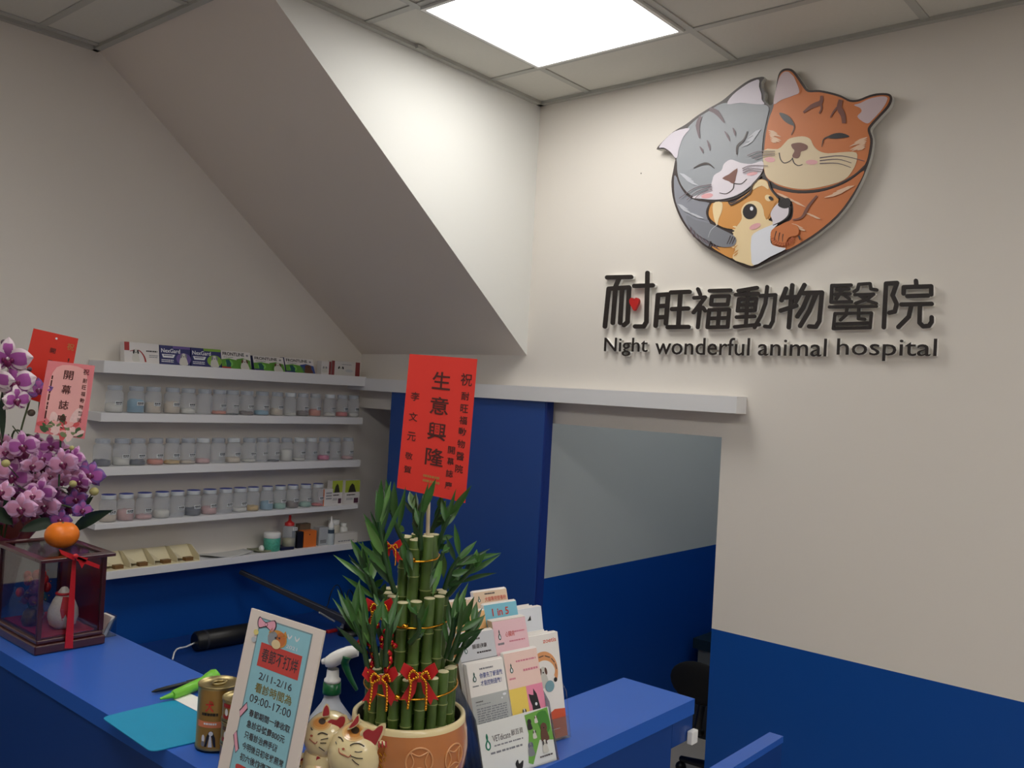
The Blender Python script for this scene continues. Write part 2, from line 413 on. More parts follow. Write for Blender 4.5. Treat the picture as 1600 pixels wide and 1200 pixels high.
o = MB().tube([P, Q], .004, mat('grey_stick', (150, 152, 150), .4)).build('pen', loc=Q); tag(o, 'thin grey pen poking up out of the crumpled clear bag', 'pen')
rr = at(518, 988, 2, DZ)
o = MB().box((rr.x-.025, rr.y-.01, DZ), (rr.x+.025, rr.y+.01, DZ+.012), mat('red_plastic', (170, 30, 30), .4)).build('stapler', loc=(rr.x, rr.y, DZ), bevel=.003)
tag(o, 'small red object lying in front of the clear plastic bag', 'stapler')
cp = [at(x, y, 1, 3.1) for x, y in ((505, 955), (512, 945), (516, 930), (522, 917), (529, 915), (535, 930), (537, 955), (541, 940), (545, 922), (552, 930), (556, 960))]
for p in cp: p.z = max(p.z, DZ+.003)
o = MB().tube(smooth_loop([tuple(p) for p in cp], 5, False), .0024, black, n=6).build('cable', loc=cp[0]); tag(o, 'thin black cable looping up from the desk against the blue wall', 'cable')

# ------------------------------------------------------------------ back room things
t = thing('office_chair', 'black office chair in the dark room behind the opening', 'office chair', (3.45, 1.72, 0))
cx, cy = 3.48, 1.70
mb = MB(); 
for i in range(7):
    for j in range(7): pass
mb.ell((cx-.2, cy+.02, .505), (.03, .13, .085), blackf, 20, 12); mb.build('backrest', t)
MB().ell((cx+.02, cy, .30), (.23, .22, .04), blackf, 24, 10).build('seat', t)
MB().tube([(cx-.2, cy, .42), (cx-.23, cy, .32), (cx-.1, cy, .28)], .015, black).build('back_support', t)
MB().tube([(cx, cy, .27), (cx, cy, .1)], .025, gm, n=12).build('gas_lift', t)
for k in range(5):
    g = k*2*PI/5; e = Vector((cx+.24*math.cos(g), cy+.24*math.sin(g), .06))
    MB().tube([(cx, cy, .11), e], [.022, .014], black).build('leg', t)
    MB().ell(e-Vector((0, 0, .035)), (.025, .025, .025), black, 10, 6).build('castor', t)
t = thing('low_cabinet', 'dark low cabinet with pale front behind the office chair', 'cabinet', (4.3, 1.75, 0))
MB().box((4.02, 1.60, .02), (4.4, 2.12, .42), mat('dull_grey_front', (120, 124, 120), .5)).build('body', t)
MB().box((4.0, 1.58, .42), (4.42, 2.14, .47), mat('dark_teal_top', (20, 44, 56), .5)).build('cabinet_top', t)

# ------------------------------------------------------------------ sign lettering on the wall
face = mat('black_brown_letter', (34, 25, 22), .45); acr = mat('frosted_acrylic_backing', (236, 236, 232), .3)
def wallP(x, y): return at(x, y, 0, A)
def letter(parent, ch, px0, px1, py0, py1, name='character', bold=.02):
    xm = (px0+px1)/2
    ya = wallP(px0, (py0+py1)/2).y; yb = wallP(px1, (py0+py1)/2).y
    zt_ = wallP(xm, py0).z; zb_ = wallP(xm, py1).z
    Pf = lambda xx: (lambda u, v: Vector((xx, ya+(yb-ya)*u, zt_+(zb_-zt_)*v)))
    mb = MB(); put_text(mb, Pf(A-.018), ch, (0, 0, 1, 1), face, bold=bold, thick=(.003, 0, 0))
    put_text(mb, Pf(A-.0148), ch, (0, 0, 1, 1), acr, bold=bold, thick=(.0145, 0, 0))
    return mb.build(name, parent)
t = thing('wall_lettering', 'large raised black Chinese characters on the white wall under the animal emblem', 'sign', wallP(1200, 515))
Zc = lambda x, y: (930+x*.35, 410+y*.35)
STROKES = {
 '耐': [[(65,70),(172,68)],[(118,75),(100,116)],[(55,288),(72,120),(163,114),(156,268),(140,282)],[(102,122),(90,272)],[(132,120),(123,272)],[(186,108),(268,105)],[(245,50),(240,268),(228,288),(190,288)]],
 '旺': [[(281,285),(292,148),(337,145),(327,275)],[(288,198),(328,196)],[(285,248),(328,246)],[(350,137),(432,134)],[(392,140),(382,285)],[(355,211),(426,208)],[(335,291),(428,290)]],
 '福': [[(470,122),(480,145)],[(453,161),(502,158),(450,226)],[(480,196),(469,292)],[(492,204),(502,218)],[(522,130),(615,127)],[(532,155),(608,153),(602,190),(528,191),(532,155)],[(520,215),(609,213),(602,290),(512,292),(520,215)],[(516,253),(606,250)],[(565,215),(558,290)]],
 '動': [[(733,116),(650,130)],[(638,147),(738,142)],[(652,168),(730,165),(723,216),(646,219),(652,168)],[(649,193),(726,190)],[(693,124),(683,280)],[(642,247),(722,243)],[(634,290),(742,280)],[(748,152),(815,148),(803,265),(790,290),(768,288)],[(778,112),(770,185),(750,240),(722,292)]],
 '物': [[(862,120),(842,172)],[(850,160),(908,157)],[(890,105),(874,292)],[(838,218),(908,196)],[(944,104),(905,178)],[(935,140),(1022,137),(1010,265),(995,290),(965,288)],[(962,148),(938,205),(912,244)],[(994,148),(965,220),(925,286)]],
 '醫': [[(1152,104),(1066,106),(1062,181),(1154,178)],[(1088,124),(1142,121)],[(1080,145),(1147,143)],[(1114,122),(1086,166)],[(1118,146),(1144,166)],[(1165,134),(1180,124),(1186,101),(1236,98),(1240,122),(1266,126)],[(1168,148),(1252,145),(1222,168),(1172,185)],[(1190,152),(1226,174),(1264,186)],[(1055,202),(1264,199)],[(1080,231),(1242,228),(1236,294),(1072,298),(1080,231)],[(1134,203),(1128,238),(1104,260)],[(1186,203),(1184,254),(1212,256)],[(1082,277),(1230,273)]],
 '院': [[(1297,292),(1307,98),(1356,95),(1336,150),(1354,188),(1346,222),(1322,228)],[(1440,86),(1442,108)],[(1385,142),(1386,114),(1508,110),(1508,146)],[(1402,154),(1494,151)],[(1376,191),(1510,188)],[(1420,192),(1408,245),(1362,291)],[(1458,192),(1456,272),(1472,288),(1498,286),(1510,268),(1510,248)]]}
def capsule(mb, p, q, w_, x_, dep, m):
    l = math.hypot(q[0]-p[0], q[1]-p[1]) or 1; g = math.atan2(q[1]-p[1], q[0]-p[0]); o = []
    for i in range(9): a_ = g+PI/2+PI*i/8; o.append((p[0]+w_*math.cos(a_), p[1]+w_*math.sin(a_)))
    for i in range(9): a_ = g-PI/2+PI*i/8; o.append((q[0]+w_*math.cos(a_), q[1]+w_*math.sin(a_)))
    pts = []
    for x, y in o:
        P_ = at(*Zc(x, y), 0, A); P_.x = x_; pts.append(P_)
    mb.prism(pts, (dep, 0, 0), m)
_cn = 0
for ch, st in STROKES.items():
    mb = MB(); wd_ = {'醫': 7.2, '動': 8.4, '福': 8.4}.get(ch, 9.8)
    for ln in st:
        for p_, q_ in zip(ln, ln[1:]):
            _cn += 1; e_ = (_cn % 40)*.00003; capsule(mb, p_, q_, wd_, A-.018-e_, .003+e_, face); capsule(mb, p_, q_, wd_-.3, A-.0149, .0143+e_, acr)
    mb.build('character', t)
hp = [(0, -.45), (.18, -.9), (.6, -1), (.95, -.65), (.9, -.15), (.5, .45), (0, 1), (-.5, .45), (-.9, -.15), (-.95, -.65), (-.6, -1), (-.18, -.9)]
hc = Zc(190, 190); pts = [wallP(hc[0]+x*7.6, hc[1]+y*10) for x, y in smooth_loop(hp, 3)]
mb = MB(); mb.prism([p-Vector((.025, 0, 0)) for p in pts], (.012, 0, 0), mat('red_heart', (190, 32, 30), .4)); mb.build('heart', t, label='small red heart')
t = thing('wall_lettering', 'raised black English lettering in one line below the Chinese characters', 'sign', wallP(1200, 558))
for wd, xa, xb, ya, yb in (('Night', 52, 245, 338, 420), ('wonderful', 280, 700, 338, 415), ('animal', 738, 1042, 342, 420), ('hospital', 1088, 1532, 342, 442)):
    a_, b_ = Zc(xa, ya), Zc(xb, yb)
    # shear with the wall: use the word's own left and right heights
    letter(t, wd, a_[0], b_[0], a_[1], b_[1], 'word', bold=.0)

# ------------------------------------------------------------------ emblem: two cats and a puppy
LG = lambda x, y: (1000+x*.291667, 80+y*.291667)
BX = A-.034
_eps = [0]
def lp(x, y, k=0):
    P = at(*LG(x, y), 0, BX); P.x = BX-.0006*k-_eps[0]*.00002; return P
t = thing('wall_emblem', 'large emblem board of two cats and a puppy high on the white wall', 'sign', lp(640, 700))
cdark = mat('emblem_outline', (58, 46, 44), .4); cgrey = mat('emblem_grey', (150, 154, 160), .45, noise_amt=.03, nscale=8); cgrey2 = mat('emblem_body_grey', (138, 140, 150), .45)
corg = mat('emblem_orange', (205, 120, 66), .45, noise_amt=.05, nscale=6); cearp = mat('emblem_ear_pink', (202, 182, 186), .45); cearg = mat('emblem_ear_pale', (208, 200, 210), .45)
ccream = mat('emblem_cream', (222, 202, 168), .45); cwhite = mat('emblem_white', (222, 214, 222), .45); cchest = mat('emblem_chest', (228, 230, 238), .45)
cstr = mat('emblem_stripe', (110, 92, 98), .45); cbst = mat('emblem_brown_stripe', (122, 74, 62), .45); cnose = mat('emblem_nose', (122, 78, 66), .45); cblk = mat('emblem_black', (40, 34, 36), .35)
cdog = mat('emblem_dog_gold', (214, 150, 76), .45); cdcr = mat('emblem_dog_cream', (236, 212, 166), .45); cblush = mat('emblem_blush', (226, 168, 172), .45); cfur = mat('emblem_light_fur', (226, 190, 160), .45); cfurg = mat('emblem_light_grey_fur', (190, 192, 200), .45)
outer = [(88,525),(130,475),(180,430),(245,392),(300,350),(370,305),(440,265),(500,215),(560,170),(610,145),(665,138),(652,165),(655,195),(672,225),(668,258),(685,282),(703,288),(720,262),(728,200),(740,130),(760,100),(790,92),(820,100),(850,135),(880,180),(905,208),(960,208),(1030,222),(1080,238),(1125,260),(1170,258),(1230,235),(1280,225),(1335,228),(1352,255),(1335,300),(1290,350),(1245,400),(1234,425),(1247,470),(1243,530),(1225,600),(1185,700),(1130,800),(1060,890),(960,975),(860,1040),(740,1105),(640,1152),(600,1165),(550,1152),(460,1105),(370,1060),(300,1005),(240,935),(200,860),(175,780),(168,700),(178,640),(185,600),(188,575),(165,550),(130,525)]
ol = smooth_loop(outer, 3)
mb = MB(); mb.prism([lp(*p) for p in ol], (.02, 0, 0), cdark, side=mat('emblem_board_side', (196, 196, 190), .3)); mb.build('board', t, label='dark outlined board')
mb = MB()
for x, y in ((350, 500), (1050, 500), (620, 1000)):
    P = lp(x, y); MB().tube([(BX+.021, P.y, P.z), (A-.0005, P.y, P.z)], .008, acr).build('standoff', t)
class LY:
    def __init__(s): s.mb = MB(); s.k = 0
    def f(s, pts, m, k=None, sm=3):
        _eps[0] = (_eps[0]+1) % 25
        s.mb.fill([lp(x, y, s.k if k is None else k) for x, y in (smooth_loop(pts, sm) if sm else pts)], m)
    def s_(s, pts, w0, m, k, w1=None, wm=None):
        _eps[0] = (_eps[0]+1) % 25
        s.mb.fill([lp(x, y, k) for x, y in stroke2(pts, w0, w1, 4, wm)], m)
    def fur(s, x, y, ln, dx, dy, m, k, n=7, w_=9, ang=0.6):
        for i in range(n):
            a0, b0 = x+dx*i/(n-1), y+dy*i/(n-1); l2 = ln*(.7+.3*math.sin(i*2.3))
            s.s_([(a0, b0), (a0+l2*.5*math.cos(ang), b0+l2*.5*math.sin(ang)), (a0+l2*math.cos(ang), b0+l2*math.sin(ang))], 2, m, k, 1, w_)
# orange cat
L = LY()
L.f([(712,735),(760,748),(850,762),(960,755),(1060,725),(1130,690),(1200,640),(1180,695),(1120,795),(1050,883),(950,968),(860,1026),(780,1065),(715,1042),(705,1000),(720,955),(770,920),(812,900),(822,840),(805,795),(760,780),(735,765)], corg, 1)
L.f([(715,300),(732,200),(748,132),(768,110),(790,104),(815,112),(842,145),(872,190),(900,219),(960,220),(1030,234),(1080,250),(1125,272),(1172,270),(1235,247),(1285,237),(1330,240),(1338,258),(1322,295),(1280,342),(1232,395),(1220,425),(1233,470),(1230,520),(1214,590),(1180,640),(1110,690),(1000,730),(900,745),(820,742),(745,722),(690,690),(668,650),(664,600),(670,480),(690,370)], corg, 2)
L.s_([(700,700),(760,738),(860,752),(960,745),(1060,715),(1150,665),(1210,610)], 9, cdark, 3)
L.f([(664,532),(740,525),(775,495),(805,468),(870,457),(912,470),(930,505),(960,535),(1010,548),(1100,541),(1160,545),(1162,590),(1140,640),(1095,690),(1000,722),(900,739),(820,735),(745,715),(690,685),(668,640)], ccream, 4)
L.f([(717,285),(730,210),(745,150),(765,118),(788,110),(815,122),(838,165),(855,220),(820,240),(760,262)], cearp, 4)
L.f([(1148,290),(1180,280),(1225,258),(1285,244),(1320,246),(1326,262),(1300,310),(1250,365),(1222,388),(1190,375),(1166,350),(1188,325),(1180,305)], cearp, 4)
L.s_([(800,108),(835,145),(862,205),(850,235)], 7, corg, 5, 4)
L.f([(748,332),(780,338),(810,360),(828,398),(800,392),(768,368)], cblk, 5); L.s_([(824,390),(828,415),(812,450)], 8, cblk, 5, 3)
L.f([(1005,462),(1040,443),(1085,440),(1125,458),(1085,466),(1040,470)], cblk, 5); L.s_([(1010,460),(985,475),(976,515)], 8, cblk, 5, 3)
L.f([(812,502),(830,494),(865,492),(898,506),(898,525),(880,535),(865,540),(860,560),(848,575),(825,572),(818,560),(830,535),(818,520)], cnose, 5)
L.s_([(748,545),(755,580),(775,600),(805,590),(822,572)], 6, cdark, 5, 4); L.s_([(818,572),(828,600),(850,614),(873,608)], 6, cdark, 5, 4)
L.f(oval(922, 596, 32, 13), cblush, 5, 0); L.f(oval(698, 582, 28, 14, .1), cblush, 5, 0)
for a_, b_, c_ in (((965,573),(1080,562),(1205,590)), ((965,588),(1060,580),(1135,600)), ((965,603),(1060,602),(1132,625))): L.s_([a_, b_, c_], 6, cstr, 5, 3)
L.s_([(975,240),(970,275),(920,298),(878,330)], 14, cbst, 5, 10, 26); L.s_([(965,280),(975,305),(962,335)], 14, cbst, 5, 6)
L.s_([(1078,262),(1070,305),(1090,345),(1095,388)], 22, cbst, 5, 20, 30); L.s_([(1068,295),(1040,325),(1022,358)], 14, cbst, 5, 5)
L.fur(690, 425, 75, 12, 55, cfur, 5, 6, 14, .35); L.fur(1220, 462, -110, -10, 52, cfur, 5, 6, 14, -.4)
L.fur(1150, 722, -95, -70, 40, cfur, 5, 7, 13, -.25); L.fur(735, 760, 95, 70, 35, cfur, 5, 7, 12, .45); L.fur(890, 868, 55, 40, 20, cfur, 5, 5, 9, .3); L.fur(815, 925, 60, 30, 25, cfur, 5, 5, 9, .3)
L.s_([(950,775),(905,830),(870,890),(820,905)], 10, cnose, 5, 6, 16)
L.f([(710,960),(750,935),(800,925),(850,940),(850,985),(800,1000),(780,1040),(745,1040),(712,1025),(704,995)], corg, 9)
for i in range(14):
    g = .3+i*.2; L.s_([(770+48*math.cos(g), 985+42*math.sin(g)), (770+70*math.cos(g+.1), 985+66*math.sin(g+.1))], 10, mat('emblem_rust_fur', (176, 88, 48), .45), 9, 2)
for i in range(3): L.s_([(735+i*18, 965+i*8), (728+i*20, 990+i*6), (724+i*22, 1015+i*4)], 5, cdark, 10, 3)
L.mb.build('orange_cat', t, label='orange tabby cat')
# grey cat
L = LY()
L.f([(184,668),(205,690),(230,735),(290,795),(372,812),(358,850),(362,885),(385,935),(440,960),(380,1000),(378,1050),(305,998),(248,928),(210,855),(186,778)], cgrey2, 1)
L.f([(200,600),(198,570),(215,500),(250,420),(310,360),(375,318),(445,280),(560,275),(640,280),(690,300),(684,350),(664,440),(655,530),(660,600),(645,660),(600,720),(520,775),(430,797),(340,793),(270,770),(222,715),(202,650)], cgrey, 3)
L.s_([(195,640),(215,710),(262,775),(340,800),(430,805),(520,783),(605,728),(650,668)], 9, cdark, 4)
L.f([(104,516),(140,470),(190,430),(268,414),(235,460),(212,520),(203,565),(190,572),(165,540),(130,518)], cearg, 5)
L.f([(470,285),(500,235),(560,188),(600,165),(640,154),(640,190),(652,230),(655,262),(668,285),(610,285),(540,278)], cearg, 5)
L.f([(280,785),(330,765),(372,740),(388,700),(400,665),(438,640),(452,605),(485,582),(518,590),(545,600),(600,605),(656,590),(664,625),(645,665),(600,718),(520,772),(430,795),(340,792)], cwhite, 5)
L.f([(443,682),(480,660),(525,628),(518,670),(506,712),(478,698)], cnose, 6, 2)
L.s_([(506,710),(500,740),(465,765),(428,760)], 6, cdark, 6, 4); L.s_([(506,710),(545,712),(575,686)], 6, cdark, 6, 4)
L.s_([(290,628),(330,608),(370,605),(402,630)], 4, cdark, 6, 3, 13); L.s_([(578,430),(560,475),(525,510),(522,555)], 5, cdark, 6, 8, 12)
L.s_([(375,312),(415,330),(455,385)], 20, cstr, 6, 6, 26); L.s_([(328,350),(312,400),(322,468)], 16, cstr, 6, 6, 22)
for p_, q_ in (((456,430),(484,484)), ((500,412),(512,455)), ((362,478),(378,535)), ((323,512),(341,548))): L.s_([p_, ((p_[0]+q_[0])/2+3, (p_[1]+q_[1])/2), q_], 3, cstr, 6, 3, 12)
for a_, b_, c_ in (((553,632),(600,615),(690,617)), ((555,643),(600,630),(665,636)), ((556,654),(600,642),(655,648)), ((580,562),(640,540),(728,538)), ((600,572),(660,552),(728,550)), ((620,582),(670,562),(728,560)), ((388,716),(300,735),(215,790)), ((390,728),(310,755),(255,800)), ((390,742),(330,765),(300,790))): L.s_([a_, b_, c_], 5, cstr, 11, 3)
L.f(oval(362, 776, 32, 13, -.15), cblush, 6, 0); L.f(oval(603, 658, 30, 9, -.15), cblush, 6, 0)
L.fur(215, 655, 70, 40, 40, cfurg, 6, 7, 11, .4); L.fur(650, 420, -75, -40, 60, cfurg, 6, 7, 12, -.5); L.fur(205, 820, 60, 25, 30, cfurg, 6, 5, 10, .4); L.fur(260, 865, 70, 40, 20, cfurg, 6, 6, 9, .3)
L.f([(255,880),(300,905),(380,925),(440,955),(500,985),(520,1010),(510,1040),(480,1050),(430,1048),(380,1022),(320,988),(278,945),(255,915)], mat('emblem_arm_grey', (128, 130, 138), .45), 9)
for i in range(9): L.s_([(275+i*17, 945+i*11), (280+i*17, 975+i*10), (295+i*17, 1000+i*8)], 8, cstr, 8, 2)
for i in range(3): L.s_([(490+i*12, 990+i*5), (480+i*12, 1015+i*4), (470+i*14, 1035)], 5, cdark, 10, 3)
L.s_([(420,930),(385,960),(370,1000)], 4, cfurg, 10, 2)
L.mb.build('grey_cat', t, label='grey tabby cat')
# puppy
L = LY()
L.f([(372,850),(388,815),(470,808),(498,815),(545,785),(590,752),(605,720),(640,688),(684,698),(702,745),(745,795),(720,850),(690,905),(600,950),(520,955),(450,945),(398,915),(372,885)], cdog, 5)
L.f([(385,1048),(430,1050),(500,1045),(530,1060),(505,1112),(440,1085)], cdog, 5)
L.f([(545,850),(570,815),(615,803),(650,818),(668,860),(695,908),(742,922),(700,955),(640,975),(612,1020),(606,1090),(612,1150),(560,1138),(500,1112),(512,1060),(500,1000),(515,950),(548,900)], cdcr, 6)
L.f([(612,978),(700,935),(742,925),(708,968),(705,1030),(745,1050),(785,1060),(700,1103),(612,1148),(598,1085),(598,1020)], cchest, 7)
L.f([(712,905),(702,870),(728,828),(770,800),(802,820),(805,850),(785,895),(722,933)], cwhite, 7)
L.f([(742,826),(762,797),(798,788),(811,812),(800,838),(770,843)], cblk, 8)
L.s_([(806,835),(800,880),(765,912),(715,934)], 12, cblk, 8, 4)
L.f(oval(592, 860, 38, 42, .3), cblk, 8, 0); L.f(oval(602, 845, 9, 11), cchest, 9, 0); L.f(oval(690, 788, 20, 16, .7), cdcr, 7, 0); L.f(oval(705, 790, 15, 9, .7), cblk, 8, 0)
L.f([(395,818),(440,810),(444,850),(425,900),(415,935),(398,890)], cdcr, 7)
L.f([(605,745),(625,700),(655,690),(682,702),(692,742),(655,722)], cdcr, 7)
L.f([(665,850),(700,835),(735,800),(700,870),(680,905)], cdog, 8, 2)
L.fur(500, 940, 42, -5, 110, cdcr, 8, 8, 12, .2); L.fur(498, 1050, 40, 8, 50, cdog, 8, 5, 6, -.7)
L.f(oval(620, 940, 32, 14, -.4), cblush, 8, 0)
L.s_([(480,810),(500,822),(590,765),(604,722),(632,690),(650,668)], 8, cdark, 10, 8); L.s_([(690,690),(705,740),(745,790)], 9, cdark, 10, 8); L.s_([(372,905),(362,860),(382,812)], 8, cdark, 10, 8); L.s_([(372,1055),(385,1020)], 8, cdark, 10, 8)
L.s_([(855,990),(862,1012)], 12, cdark, 10, 8)
L.mb.build('puppy', t, label='golden puppy')

# ------------------------------------------------------------------ frosted jars
frost = mat('frosted_plastic', (216, 222, 230), .25, alpha=.3)
frost2 = mat('frosted_plastic_lid', (190, 198, 208), .35, alpha=.65)
lidw = mat('white_lid', (214, 220, 224), .4); lidb = mat('blue_lid', (46, 62, 150), .4)
labm = mat('jar_label', (222, 226, 228), .5); ink = mat('printed_ink', (58, 60, 66), .6)
JR, JH = .0305, .088
def _jar_meshes():
    D = {}
    mb = MB(); mb.lathe([(0, .0005), (JR-.004, .0005), (JR, .004), (JR, JH-.022), (JR-.002, JH-.014), (JR-.008, JH-.008), (JR-.008, JH-.004)], m=frost, n=20); D['body'] = mb.mesh('jar_body')
    for k, mm in (('clear', frost2), ('white', lidw), ('blue', lidw)):
        mb = MB(); mb.lathe([(JR-.0065, JH-.006), (JR-.0055, JH-.004), (JR-.0055, JH+.009)], m=mm, n=20)
        top = lidb if k == 'blue' else mm
        mb.lathe([(JR-.0055, JH+.009), (JR-.0075, JH+.0105), (0, JH+.0105)], m=top, n=20); D['lid_'+k] = mb.mesh('jar_lid')
    mb = MB()
    for i in range(4):
        pass
    P = lambda u, v: Vector(((JR+.0006)*math.sin((u-.5)*.9+.12), -(JR+.0006)*math.cos((u-.5)*.9+.12), .042-.014*v))
    n = 5
    for i in range(n): mb.quad([P(i/n, 0), P((i+1)/n, 0), P((i+1)/n, 1), P(i/n, 1)], labm)
    P2 = lambda u, v: P(u, v)*1.0+Vector((math.sin(.1)*.0005, -.0005, 0))
    for u0, u1, v0, v1 in ((.08, .3, .15, .5), (.34, .55, .15, .5), (.6, .9, .15, .5), (.1, .5, .65, .82), (.55, .85, .65, .82)): mb.quad([P2(u0, v0), P2(u1, v0), P2(u1, v1), P2(u0, v1)], ink)
    D['label'] = mb.mesh('jar_label')
    return D
JM = _jar_meshes()
_fm = {}
def fill_mesh(rgb, h):
    k = (rgb, round(h, 3))
    if k not in _fm:
        r = random.Random(hash(k) & 0xffff); m = mat('pills_%d_%d_%d' % rgb, rgb, .5, noise_amt=.35, nscale=260)
        mb = MB(); n = 14; R_ = JR-.0025
        mb.lathe([(0, .003), (R_, .003), (R_, h*.85), (R_*.75, h), (R_*.35, h*.93), (0, h*1.03)], m=m, n=n)
        for i, p in enumerate(mb.v):
            if p.z > h*.5: p.z += r.uniform(-.003, .003)
        _fm[k] = mb.mesh('jar_contents')
    return _fm[k]
ORD = ['first', 'second', 'third', 'fourth', 'fifth', 'sixth', 'seventh', 'eighth', 'ninth', 'tenth', 'eleventh', 'twelfth', 'thirteenth', 'fourteenth', 'fifteenth', 'sixteenth', 'seventeenth', 'eighteenth']
def jar(x, z, rgb, h, lid, label, group, sx=1.0, lab=True, rot=0.0, sz=1.0):
    t = thing('medicine_jar', label, 'jar', (x, 3.122, z), group)
    t.scale = (sx, sx, sz)
    def ch(n_, me, l=None):
        o = bpy.data.objects.new(n_, me); COL.objects.link(o); o.parent = t
        if n_ == 'label': o.rotation_euler.z = rot
        if l: o['label'] = l
    ch('jar_body', JM['body']); ch('lid', JM['lid_'+lid], {'white': 'white lid', 'blue': 'blue-topped white lid'}.get(lid))
    if rgb: ch('contents', fill_mesh(rgb, h))
    if lab: ch('label_sticker', JM['label'])
W_, O_, R_, BR_, BL_, GR_, YE_, CR_, DK_, PK_, RB_ = (226, 222, 212), (228, 132, 98), (226, 84, 74), (120, 96, 82), (128, 176, 200), (150, 196, 176), (214, 178, 92), (220, 204, 180), (66, 66, 78), (226, 92, 140), (216, 168, 164)
CN = {W_: 'white pills', O_: 'salmon pills', R_: 'red pills', BR_: 'brown pieces', BL_: 'pale blue pills', GR_: 'mint green pills', YE_: 'ochre capsules', CR_: 'cream pills', DK_: 'dark pellets', PK_: 'bright pink pills', RB_: 'pale rose pills', None: 'no visible contents'}
rowA = [(165, W_, .035), (283, BL_, .05), (375, CR_, .04), (480, CR_, .045), (565, W_, .022), (655, None, 0), (735, O_, .014), (805, DK_, .004), (885, BR_, .014), (968, BL_, .02), (1050, CR_, .03), (1122, W_, .012), (1190, BR_, .022), (1258, O_, .03), (1337, W_, .016), (1405, R_, .02), (1465, W_, .02)]
rowB = [(100, DK_, .022), (205, W_, .03), (292, DK_, .02), (390, O_, .02), (480, YE_, .014), (565, CR_, .012), (645, RB_, .018), (728, None, 0), (812, CR_, .02), (897, W_, .012), (965, None, 0), (1030, DK_, .006), (1100, W_, .05), (1170, W_, .012), (1235, None, 0), (1303, PK_, .02), (1363, None, 0), (1433, RB_, .014)]
rowC = [(135, CR_, .03), (230, RB_, .04), (330, RB_, .016), (425, W_, .03), (508, None, 0), (595, DK_, .03), (683, RB_, .03), (770, None, 0), (848, W_, .018), (918, YE_, .02), (995, BL_, .034), (1065, GR_, .022), (1133, BR_, .026), (1203, GR_, .02), (1270, R_, .01)]
wl = {('A', 11), ('A', 14), ('B', 6), ('B', 8), ('B', 13), ('B', 14)}
for rn, row, z, oy, shelfname, grp in (('A', rowA, 1.489, (520, 650), 'upper jar shelf', 'jars on the upper jar shelf'), ('B', rowB, 1.3, (660, 728), 'middle jar shelf', 'jars on the middle jar shelf'), ('C', rowC, 1.102, (660, 800), 'lower jar shelf', 'blue-lidded jars on the lower jar shelf')):
    for i, (zx, rgb, h) in enumerate(row):
        px = 130+zx*.2875
        x = at(px, oy[1]-5, 1, 3.122).x
        lid = 'blue' if rn == 'C' else ('white' if (rn, i) in wl else 'clear')
        jar(x, z, rgb, h, lid, 'frosted %s jar with %s, %s from the left on the %s' % ({'blue': 'blue-lidded', 'white': 'white-lidded', 'clear': 'grey-lidded'}[lid], CN[rgb], ORD[i], shelfname), grp,
            sx=1.0 if i < len(row)*.55 else .9, rot=(i*37 % 7-3)*.07, lab=(i*5+len(row)) % 6 != 0, sz=.98)

# ------------------------------------------------------------------ boxes on the top shelf
navy = mat('box_navy', (44, 48, 104), .4); purple = mat('box_purple', (104, 84, 150), .4); lime = mat('box_lime', (126, 168, 60), .4); bwhite = mat('box_white', (222, 218, 216), .45)
bred = mat('box_red', (160, 40, 40), .4); bmar = mat('box_maroon', (132, 52, 54), .4); dogb = mat('box_dog_brown', (96, 62, 48), .5); dogw = mat('box_dog_white', (206, 204, 196), .5); bgreen = mat('box_green', (92, 150, 58), .4); bblue = mat('box_blue', (60, 84, 150), .4)
inkk = mat('black_ink', (24, 24, 28), .5); inkw = mat('white_ink', (228, 230, 234), .5); orange_m = mat('box_orange', (224, 118, 46), .45)
greyink = mat('grey_ink', (128, 130, 138), .6)
def carton(name, label, xa, xb, z, h, dep, lean, base, paintf, y=3.105, group='boxed medicine on the top shelf', side=None, mirror=False):
    """an upright carton; front face towards -Y, leaning back by `lean` metres at its top; paintf(mb,P) draws on the front (u,v)"""
    t = Vector(((xa+xb)/2, y, z)); yf = y
    f = [Vector((xa, yf, z)), Vector((xb, yf, z)), Vector((xb, yf+lean, z+h)), Vector((xa, yf+lean, z+h))]
    b = [p+Vector((0, dep, 0)) for p in f]
    mb = MB(); mb.hexa(f, b, side or base); mb.quad([p+Vector((0, -.0002, 0)) for p in f], base)
    P = lambda u, v, k=1: f[3]+(f[2]-f[3])*u+(f[0]-f[3])*v+Vector((0, -.0002-.0003*k, 0))
    paintf(mb, P)
    o = mb.build(name, loc=t); return tag(o, label, 'box', group)
def F_(mb, P, pts, m, k=1): mb.fill([P(u, v, k) for u, v in pts], m)
def R4(u0, v0, u1, v1): return [(u0, v0), (u1, v0), (u1, v1), (u0, v1)]
def T_(mb, P, s_, rect, m, k=2, keep=False, bold=0.0, aspect=1.0): put_text(mb, lambda u, v: P(u, v, k), s_, rect, m, keep, bold, aspect=aspect)
def lines(mb, P, u0, v0, u1, v1, n, m, k=2, seed=1):
    r = random.Random(seed)
    for i in range(n):
        v = v0+(v1-v0)*i/n; hh = (v1-v0)/n*.5; u = u0
        while u < u1-.02:
            l = min(r.uniform(.03, .1)*(u1-u0)*2, u1-u); F_(mb, P, R4(u, v, u+l*.8, v+hh), m, k); u += l
